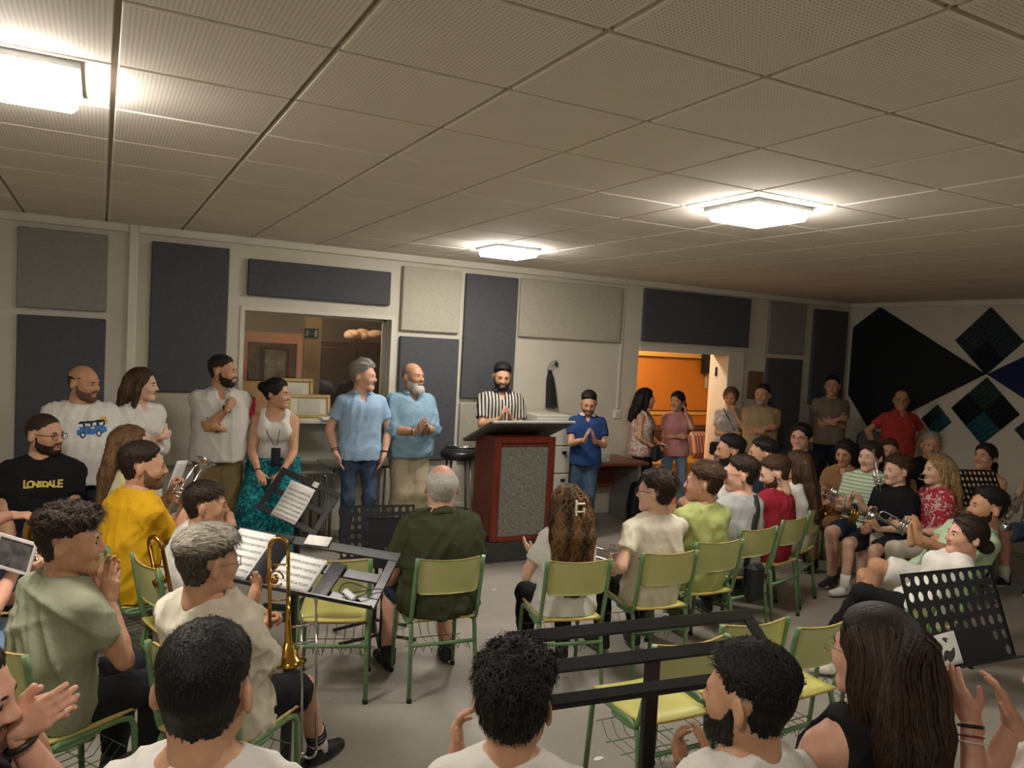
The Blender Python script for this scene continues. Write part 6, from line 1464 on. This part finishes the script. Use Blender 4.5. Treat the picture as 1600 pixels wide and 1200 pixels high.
P('p46', 'woman with long straight dark hair and glasses in black sleeveless top', 1375, 952, D=2.05, face=14, sit=True, look=-4, sex='f', bulk=1.12, arms='lap', skin='d', top=T(BLK, kind='tank', neck='crew'), bottom=T(BLK), vox=.0108, hvox=.0048, hair=dict(style='long', col='dark', length=.52, nlong=2500, lw=.0025, vox=.008, strand=.34, lseg=9, wave=.03, lumpy=.002, vol=.046, sides=.5, base=.12, n=0), glasses='#a79c7c', chair_lab='green school chair under the woman with straight dark hair')
P('p47', 'person in white T-shirt with bracelets clapping at the lower right edge', 1700, 985, D=1.95, face=-42, sit=True, look=-40, sex='f', arms='claphigh', rh=(('px', 1582, 1128, 2.0), (-.35, 1, .1), (-.9, -.2, .3), 'clap'), lh=(('px', 1516, 1122, 2.06), (-.45, .9, .1), (.8, .2, .5), 'clap'), skin='d', top=T(WHT, fold=.007), bottom=T(DKG), vox=.0108, hvox=.0048, hair=dict(style='pony', col='light', tie=.0, length=.2), chair_lab='green school chair at the lower right edge')
P('p48', 'person in light jeans holding a framed photograph at the left edge', -62, 752, yy=4.0, face=74, sit=True, look=90, arms='hold', rh=(('px', 26, 886, 3.55), (.95, -.1, .2), (0, .5, .8), 'grip'), skin='d', top=T(cloth('rose', '#b98f88')), bottom=T(JEANL), hair=short('brown'), chair_lab='green school chair at the left edge under the person in light jeans')
P('p50', 'person in dark jeans with outstretched forearm at the left edge', -75, 690, yy=4.75, face=80, sit=True, look=95, arms='lap', rh=(('px', 42, 803, 4.5), (.95, .0, .2), (0, -1, .2), 'relax'), skin='d', top=T(cloth('slate', '#5a6068')), bottom=T(JEAND), hair=short('brown'), chair_lab='green school chair at the left edge under the person in dark jeans')
# ---- empty chairs
chair_px((473, 870), (573, 875), 20, 'empty green school chair behind the long black music stand')
chair_px((1031, 1005), (1122, 994), 2, 'empty green school chair seen through the empty black frame stand')
chair_px((1132, 973), (1223, 968), 4, 'empty green school chair just right of the empty frame stand')
chair_px((1244, 978), (1328, 967), -2, 'empty green school chair left of the straight-haired woman')
chair_px((1395, 948), (1478, 935), -14, 'empty green school chair half hidden behind the large perforated stand')
# ================================================================== instruments, bags, prints and small things
M_BRASS = mat('brass', '#c9a04a', .16, 1., noise=.06, nscale=10); M_BRASSD = mat('old_brass', '#a87a3c', .3, 1., noise=.15, nscale=12)
M_SILVER = mat('silver', '#cfd0d2', .14, 1.)
def put_matrix(o, M, loc): o.matrix_world = Matrix([[*M[i], loc[i]] for i in range(3)]+[[0, 0, 0, 1]]); return o
def view(px, py, D): return CAMP+ray(px, py)*D
def axes(x, up=(0, 0, 1)):
    x = unit(x); z = unit(np.array(up, float)-(np.array(up, float)@x)*x); return np.stack([x, np.cross(z, x), z], 1)
def trumpet(loc, M, mt, label, big=1.):
    """bell along +x, valves along z"""
    r = empty('trumpet', (0, 0, 0), 0, label, 'trumpet', 'trumpets of the band'); put_matrix(r, M*big, loc)
    b = MB(); b.lathe([(.006, -.16), (.0065, 0), (.009, .08), (.014, .12), (.022, .15), (.038, .175), (.062, .19), (.060, .1905), (.036, .178), (.018, .15), (.006, .10)], 18, (0.05, 0, -.03), (1, 0, 0)); b.build('bell', mt, r)
    b = MB(); b.tube([(-.22, 0, .03), (.16, 0, .03)]+arc((.16, 0, 0), .03, math.pi/2, -math.pi/2, 7)+[(-.1, 0, -.03)], .006, 8); b.tube(arc((-.10, 0, 0), .03, math.pi/2, math.pi*1.5, 7), .006, 8); b.build('tubing', mt, r)
    for k in range(3): MB().lathe([(.009, -.06), (.009, .05), (.004, .052), (.004, .07), (.008, .072), (.008, .076)], 10, (-.03+.024*k, 0, 0)).build('valve', mt, r)
    MB().lathe([(.004, 0), (.005, .03), (.012, .055), (.013, .06)], 10, (-.22, 0, .03), (-1, 0, 0)).build('mouthpiece', M_SILVER, r)
    return r
def trombone(loc, M, mt, label, slide=True):
    """local z is the long axis, bow at the top, bell opening downwards"""
    r = empty('trombone', (0, 0, 0), 0, label, 'trombone', 'trombones'); put_matrix(r, M, loc)
    b = MB(); b.tube([(-.05, 0, -.05)]+[(-.05, 0, .40)]+arc((0, 0, .40), .05, math.pi, 0, 11)+[(.05, 0, .40), (.05, 0, .1)], .0105, 10); b.build('tuning_bow', mt, r)
    MB().lathe([(.011, 0), (.014, -.14), (.020, -.24), (.034, -.31), (.062, -.355), (.100, -.375), (.098, -.377), (.058, -.36), (.02, -.25)], 24, (.05, 0, .12)).build('bell', mt, r)
    for zb in (.30, .10): MB().tube([(-.05, 0, zb), (.05, 0, zb)], .005, 6).build('brace', mt, r)
    b = MB(); b.lathe([(.02, -.03), (.02, .03)], 12, (-.02, .0, .22), (0, 1, 0)); b.tube(arc((-.02, 0, .22), .045, 0, 2*math.pi*.9, 12), .006, 6); b.build('valve_rotor', mt, r)
    if slide:
        b = MB()
        for dx in (.12, .20): b.tube([(dx, .03, .0), (dx, .03, -.80)], .0075, 8)
        b.tube(arc((.16, .03, -.80), .04, math.pi, 2*math.pi, 8), .0075, 8); b.tube([(.05, .0, -.06), (.20, .03, -.06)], .007, 6); b.tube([(.05, 0, -.16), (.20, .03, -.16)], .007, 6); b.build('slide', M_SILVER, r)
        MB().lathe([(.005, 0), (.006, .05), (.014, .085), (.016, .09)], 12, (.20, .03, .0)).build('mouthpiece', M_SILVER, r)
    return r
trombone(view(436, 965, 3.02), axes(_r*.9+_f*.2, (.02, 0, 1))*.70, M_BRASS, 'shiny brass trombone held upright by the bleached-haired young man')
trombone(view(268, 975, 3.75), axes(_r*.8-_f*.5, -_r*.38+np.array([0, 0, 1.])), M_BRASSD, 'dull brass trombone leaning between the rows on the left')
trumpet(view(285, 772, 4.5), axes(_r*.3+_f*.5+_u*.8), M_SILVER, 'silver trumpet in the hands of the man in yellow')
trumpet(view(252, 885, 4.35), axes(-_f+_r*.3), M_BRASS, 'brass trumpet hanging beside the chair of the man in yellow')
trumpet(view(1371, 752, 6.55), axes(-np.array([0, 0, 1.])+_r*.25, -_f), M_SILVER, 'silver trumpet standing upright before the person in mint stripes')
trumpet(view(1333, 806, 6.25), axes(-_r+_u*.25), M_BRASSD, 'dark brass trumpet lying across the boy\'s lap')
trumpet(view(1410, 822, 5.9), axes(-_r*.9+_u*.5), M_SILVER, 'silver trumpet on the lap of the woman in white trousers', 1.05)
trumpet(view(1302, 774, 6.9), axes(-_f+_r*.4-_u*.3), M_SILVER, 'silver trumpet in the lap of the woman in brown')
trumpet(view(957, 870, 4.75), axes(_f*.8-_r*.6), M_SILVER, 'silver trumpet held at the knee of the man in cream')
trumpet(view(1100, 790, 6.1), axes(-_r*.6+_f*.3-_u*.6), M_SILVER, 'silver trumpet held by the dark-bearded man in profile')
trumpet(view(1588, 790, 6.3), axes(-_r*.6-_u*.4-_f*.4), M_SILVER, 'silver trumpet on the lap of the person in denim shorts')
# tuba at the left
tu = empty('euphonium', (0, 0, 0), 0, 'large brass euphonium with broad bow beside the young man in grey-green', 'euphonium'); put_matrix(tu, axes(_r*.95-_f*.3), view(76, 850, 4.35))
b = MB(); pa = [(-.10, 0, -.25)]+arc((0, 0, .05), .10, math.pi, 0, 15)+[(.10, 0, -.05)]; b.tube(pa, list(np.linspace(.062, .046, len(pa))), 18); b.build('bow', M_BRASS, tu)
MB().lathe([(.055, 0), (.065, -.10), (.09, -.2), (.14, -.27), (.138, -.272), (.085, -.2), (.05, -.1)], 22, (-.10, 0, -.22)).build('bell', M_BRASS, tu)
for k in range(4): MB().lathe([(.016, -.12), (.016, .06), (.006, .062), (.006, .09), (.013, .092), (.013, .098)], 12, (-.02+.04*k, -.06, -.10)).build('valve', M_SILVER, tu)
b = MB()
for k in range(3): b.tube([(-.04+.045*k, -.03, -.22), (-.04+.045*k, -.03, .02)]+arc((-.02+.045*k, -.03, .02), .02, math.pi, 0, 6)+[(.0+.045*k, -.03, -.2)], .009, 8)
b.tube([(.02, -.06, .12), (.20, -.08, .16)], .008, 8); b.build('tubing', M_BRASS, tu)
# clarinet parts on the bar stool
cn = empty('clarinet', (3.20, 6.95, .905), R(-20), 'silver-keyed instrument lying on the bar stool', 'clarinet')
MB().tube([(-.17, .02, .01), (.17, -.04, .01)], [.017, .014], 10).build('clarinet_body', M_SILVER, cn)
for k in range(5): MB().lathe([(.010, 0), (.010, .008)], 8, (-.13+.06*k, .013-.022*k/1.3, .024)).build('key', M_SILVER, cn)

# ---- prints on shirts
def bvh_of(J): V, Q = J['shirt']; return BVHTree.FromPolygons([Vector(v) for v in V], [tuple(int(i) for i in q) for q in Q])
def chest_point(J, bv, u, v, lift=.003, back=False):
    sg = -1 if back else 1; o = J['P']+J['d']*v+J['ls']*u+J['fs']*.6*sg
    h = bv.ray_cast(Vector(o), Vector(-J['fs']*sg))
    return None if h[0] is None else np.array(h[0])+J['fs']*lift*sg
def raster_print(key, name, fn, u0, u1, v0, v1, step, mats):
    J = PEOPLE[key]; bv = bvh_of(J); nu, nv = int((u1-u0)/step), int((v1-v0)/step); G = {}; V = []; F = []; M = []
    def vert(i, j):
        if (i, j) not in G:
            p = chest_point(J, bv, u0+i*step, v0+j*step); G[i, j] = None if p is None else len(V)
            if p is not None: V.append(p)
        return G[i, j]
    for i in range(nu):
        for j in range(nv):
            m = fn((i+.5)/nu, (j+.5)/nv)
            if m is None: continue
            q = [vert(i, j), vert(i+1, j), vert(i+1, j+1), vert(i, j+1)]
            if None in q: continue
            F.append(tuple(q)); M.append(m)
    if F: mesh_obj(name, V, F, mats, J['root'], True, M)
def van(u, v):
    if (u-.82)**2/.020+(v-.80)**2/.045 < 1 and v > .62: c = 3
    else: c = None
    x = u/.95; top = .74+.10*x; bot = .20+.10*x
    for wx in (.20, .70):
        rr = ((x-wx)/.085)**2+((v-(.20+.10*wx))/.15)**2
        if rr < .3: return 2
        if rr < 1: return 1
    if .03 < x < .97 and bot < v < bot+.34: return 0 if (int(x*9) % 4 or v < bot+.26) else 2
    if .06 < x < .95 and bot+.34 <= v < top: return 1 if (v > top-.05 or int(x*14) % 3 == 0 or v < bot+.37) else 2
    if .12 < x < .90 and top <= v < top+.06: return 1
    return c
raster_print('p2', 'van_print', lambda u, v: van(1-u, v), -.16, .06, .25, .40, .0045, [mat('print_blue', '#3d6ea3', .8), mat('print_black', '#1b1f2a', .8), mat('print_pale', '#d7dbe0', .8), mat('print_yellow', '#d8b23a', .8)])
def text_print(key, txt, size, vc, m, arch=0., back=False, uc=0., name='lettering'):
    J = PEOPLE[key]; bv = bvh_of(J); n = len(txt); adv = size*.60; x = -adv*(n-1)/2+.02
    for i, ch in enumerate(txt):
        sc = 1+arch*abs(i-(n-1)/2)/((n-1)/2)
        V, F = text_mesh(ch, size*sc, 0, .0024)
        if len(V):
            P_ = []
            for v in V:
                q = chest_point(J, bv, -(uc+x+v[0]*.92) if not back else uc+x+v[0], vc+v[1], .0035, back)
                P_.append(q if q is not None else J['P'])
            mesh_obj(name, P_, F, m, J['root'], False)
        x += adv
PEOPLE['p1']['ls'] = PEOPLE['p1']['ls']
text_print('p1', 'LONSDALE', .044, .345, mat('print_gold', '#d9c24a', .6), .55)
def squiggle(key, pts, w, m, name='print'):
    J = PEOPLE[key]; bv = bvh_of(J); P_ = [chest_point(J, bv, u, v, .004) for u, v in smooth_path([(a, b_, 0) for a, b_ in pts], 5) for u, v in [(u, v)]] if False else [chest_point(J, bv, p[0], p[1], .004) for p in smooth_path([(a, b_, 0) for a, b_ in pts], 5)]
    P_ = [p for p in P_ if p is not None]
    if len(P_) > 2: MB().tube(P_, w, 5).build(name, m, J['root'])
M_PW = mat('print_white', '#d8d8d4', .8)
squiggle('p21', [(.11, .32), (.06, .335), (.0, .335), (-.05, .33)], .006, M_PW); squiggle('p21', [(.12, .28), (.08, .265), (.05, .28), (.0, .265), (-.05, .275)], .007, M_PW)
squiggle('p14', [(-.06, .33), (-.10, .33), (-.10, .27), (-.06, .27), (-.06, .33)], .0025, mat('pocket_seam', '#5f554a', .9), 'pocket')

# ---- watches and bracelets
def band(key, sg, t, r, col, name='bracelet', w=.008, metal=0.):
    J = PEOPLE[key]; A0, E, Wp = J['arm'][sg][:3]; d_ = unit(Wp-E); p = Wp-d_*t; A = frame_z(d_)
    pts = [p+r*(math.cos(a)*A[:, 0]+math.sin(a)*A[:, 1]) for a in np.arange(14)*2*math.pi/14]
    MB().tube(pts, w/2, 6, closed=True).build(name, mat('band_'+col, col, .4, metal), J['root'])
band('p4', -1, .02, .034, '#1b1b1d', 'watch', .016); band('p4', 1, .02, .034, '#1b1b1d', 'watch', .016)
band('p6', -1, .02, .031, '#15151a', 'watch', .016); band('p6', 1, .03, .032, '#2b2320'); band('p6', 1, .05, .034, '#4a2f26')
band('p7', 1, .03, .034, '#1c1a18'); band('p7', 1, .015, .033, '#b9a88a'); band('p7', -1, .02, .034, '#22262c', 'watch', .014)
band('p5', 1, .02, .029, '#1d1b1b'); band('p5', -1, .02, .029, '#7b3f35'); band('p3', -1, .01, .028, '#2a211d')
band('p14', 1, .02, .032, '#16161a', 'watch', .018); band('p43', 1, .03, .033, '#3c3026', 'watch', .016, .5)
band('p47', -1, .02, .028, '#141416', 'bracelet', .010); band('p47', -1, .045, .029, '#8c2f3a', 'bracelet', .006); band('p47', -1, .06, .030, '#e3ded6', 'bracelet', .006)
band('p18', 1, .03, .031, '#3a4038')

# ---- straps and bags worn by people
def strap(key, pts, w, col, name='strap'):
    """flat strap through torso points given as (u, v, front/back) on the shirt"""
    J = PEOPLE[key]; bv = bvh_of(J); P_ = []
    for (u, v, sd) in pts:
        q = chest_point(J, bv, u, v, .006, sd < 0)
        if q is None: q = J['P']+J['d']*v+J['ls']*u+J['fs']*.05*sd
        P_.append(q)
    P_ = smooth_path(P_, 4); return MB().tube(P_, w, 6, flat=.35).build(name, mat('strap_'+col, col, .7), J['root'])
def worn_bag(key, off, size, col, label, rz=0.):
    """a bag resting against the person, off in the person's frame"""
    J = PEOPLE[key]; M = np.array(J['root'].matrix_world) if False else None
    a = R(J['face']); x, y = J['xy']; c = rotz(-a) @ np.array(off, float)+np.array([x, y, J['root'].location[2]])
    r = empty('shoulder_bag', c, -a+R(rz), label, 'bag')
    MB().box((0, 0, 0), size, bev=min(size)*.3).build('bag_body', mat('bag_'+col, col, .6, bump=.2, bscale=60), r)
    MB().box((0, size[1]/2+.002, size[2]*.12), (size[0]*.9, .006, size[2]*.5), bev=.002).build('flap', mat('bag_'+col, col, .6), r)
    return r
strap('p10', [(.10, .46, 1), (.03, .34, 1), (-.06, .20, 1), (-.12, .06, 1)], .010, '#141416', 'bag_strap')
worn_bag('p10', (.02, .20, .80), (.30, .09, .19), '#131315', 'black shoulder bag of the woman in floral top')
strap('p12', [(.09, .46, 1), (.02, .33, 1), (-.07, .18, 1), (-.14, .02, 1)], .010, '#17171a', 'bag_strap')
worn_bag('p12', (.17, .10, .80), (.13, .07, .17), '#17171a', 'small black crossbody bag of the woman at the door jamb')
strap('p30', [(.05, .48, -1), (.03, .40, -1), (-.01, .28, -1), (-.04, .14, -1), (-.05, .0, -1)], .022, '#1a1b1e', 'bag_strap')
worn_bag('p30', (-.10, -.28, .44), (.14, .09, .26), '#17181b', 'black crossbody bag hanging behind the man in grey', 8)
strap('p5', [(.055, .46, 1), (.05, .33, 1), (-.01, .20, 1)], .0035, '#6b5a52', 'lanyard'); strap('p5', [(-.055, .46, 1), (-.05, .33, 1), (-.03, .20, 1)], .0035, '#6b5a52', 'lanyard')
J = PEOPLE['p5']; a = R(J['face']); q = rotz(-a) @ (J['P']+J['d']*.12+J['fs']*.185-J['ls']*.03)+np.array([*J['xy'], 0])
o = MB().box((0, 0, 0), (.078, .012, .15), bev=.005).build('phone', MATS['phone_glass']); o.location = q; o.rotation_euler = (0, 0, -a); tag(o, 'dark phone hanging on the lanyard of the woman in teal trousers', 'phone')
# hair claw
J = PEOPLE['p35']; cl_ = empty('hair_clip', (0, 0, 0), 0, 'white plastic claw clip in the curly brown hair', 'hair clip')
hw = rotz(-R(J['face'])) @ (J['Hc']+J['Rh'] @ np.array([.02, -.128, .02])*J['hs'])+np.array([*J['xy'], 0]); put_matrix(cl_, rotz(-R(J['face']))*1.12, hw-rotz(-R(J['face'])) @ np.array([0, .018, 0]))
M_CLIP = mat('ivory_clip', '#e2dcc2', .35)
MB().box((-.014, -.008, 0), (.010, .016, .085), bev=.003).build('spine', M_CLIP, cl_)
for z_ in (.034, -.006): MB().box((.010, -.006, z_-.012), (.045, .014, .010), bev=.003).build('prong', M_CLIP, cl_)
MB().box((.028, -.006, -.018), (.010, .016, .036), bev=.003).build('prong', M_CLIP, cl_)
# framed photograph at the left edge, papers, phones
fp = empty('framed_photo', (0, 0, 0), 0, 'white-edged photograph held at the left edge', 'photograph'); put_matrix(fp, np.stack([unit(_r*.95-_u*.3), unit(_u*.9+_r*.25), -_f], 1), view(22, 866, 3.45))
b = MB()
for s_ in (-1, 1): b.box((s_*.082, 0, 0), (.012, .15, .01)); b.box((0, s_*.069, 0), (.152, .012, .01))
b.build('frame', M_WHITE, fp); MB().box((0, 0, -.002), (.152, .126, .006)).build('photo_panel', mat('photo_dark', '#5f6062', .3, noise=.7, nscale=20), fp)
sheet(view(277, 742, 4.95), np.stack([unit(_r*.35+_f*.9), unit(_u*.9+_r*.4), unit(np.cross(unit(_r*.35+_f*.9), unit(_u*.9+_r*.4)))], 1), .10, .20, 'narrow white sheet held by the woman in pale yellow', 'paper', M_PAPER, group=None)
o = MB().box((0, 0, 0), (.075, .15, .009), bev=.003).build('phone', MATS['phone_glass']); put_matrix(o, np.stack([unit(_r), unit(_f*.8+_u*.5), unit(np.cross(_r, unit(_f*.8+_u*.5)))], 1), view(1404, 975, 4.0)); tag(o, 'dark phone in the lap of the woman with the bun', 'phone')
# striped socks of the trombonist
J = PEOPLE['p41']
for sg in (1,):
    K_, A_ = J['leg'][sg][1], J['leg'][sg][2]; u2 = unit(K_-A_)
    for k in range(3): MB().tube([A_+u2*(.055+.022*k), A_+u2*(.066+.022*k)], .0475, 14).build('sock_stripe', M_BLACK, J['root'])
bpy.context.view_layer.update()
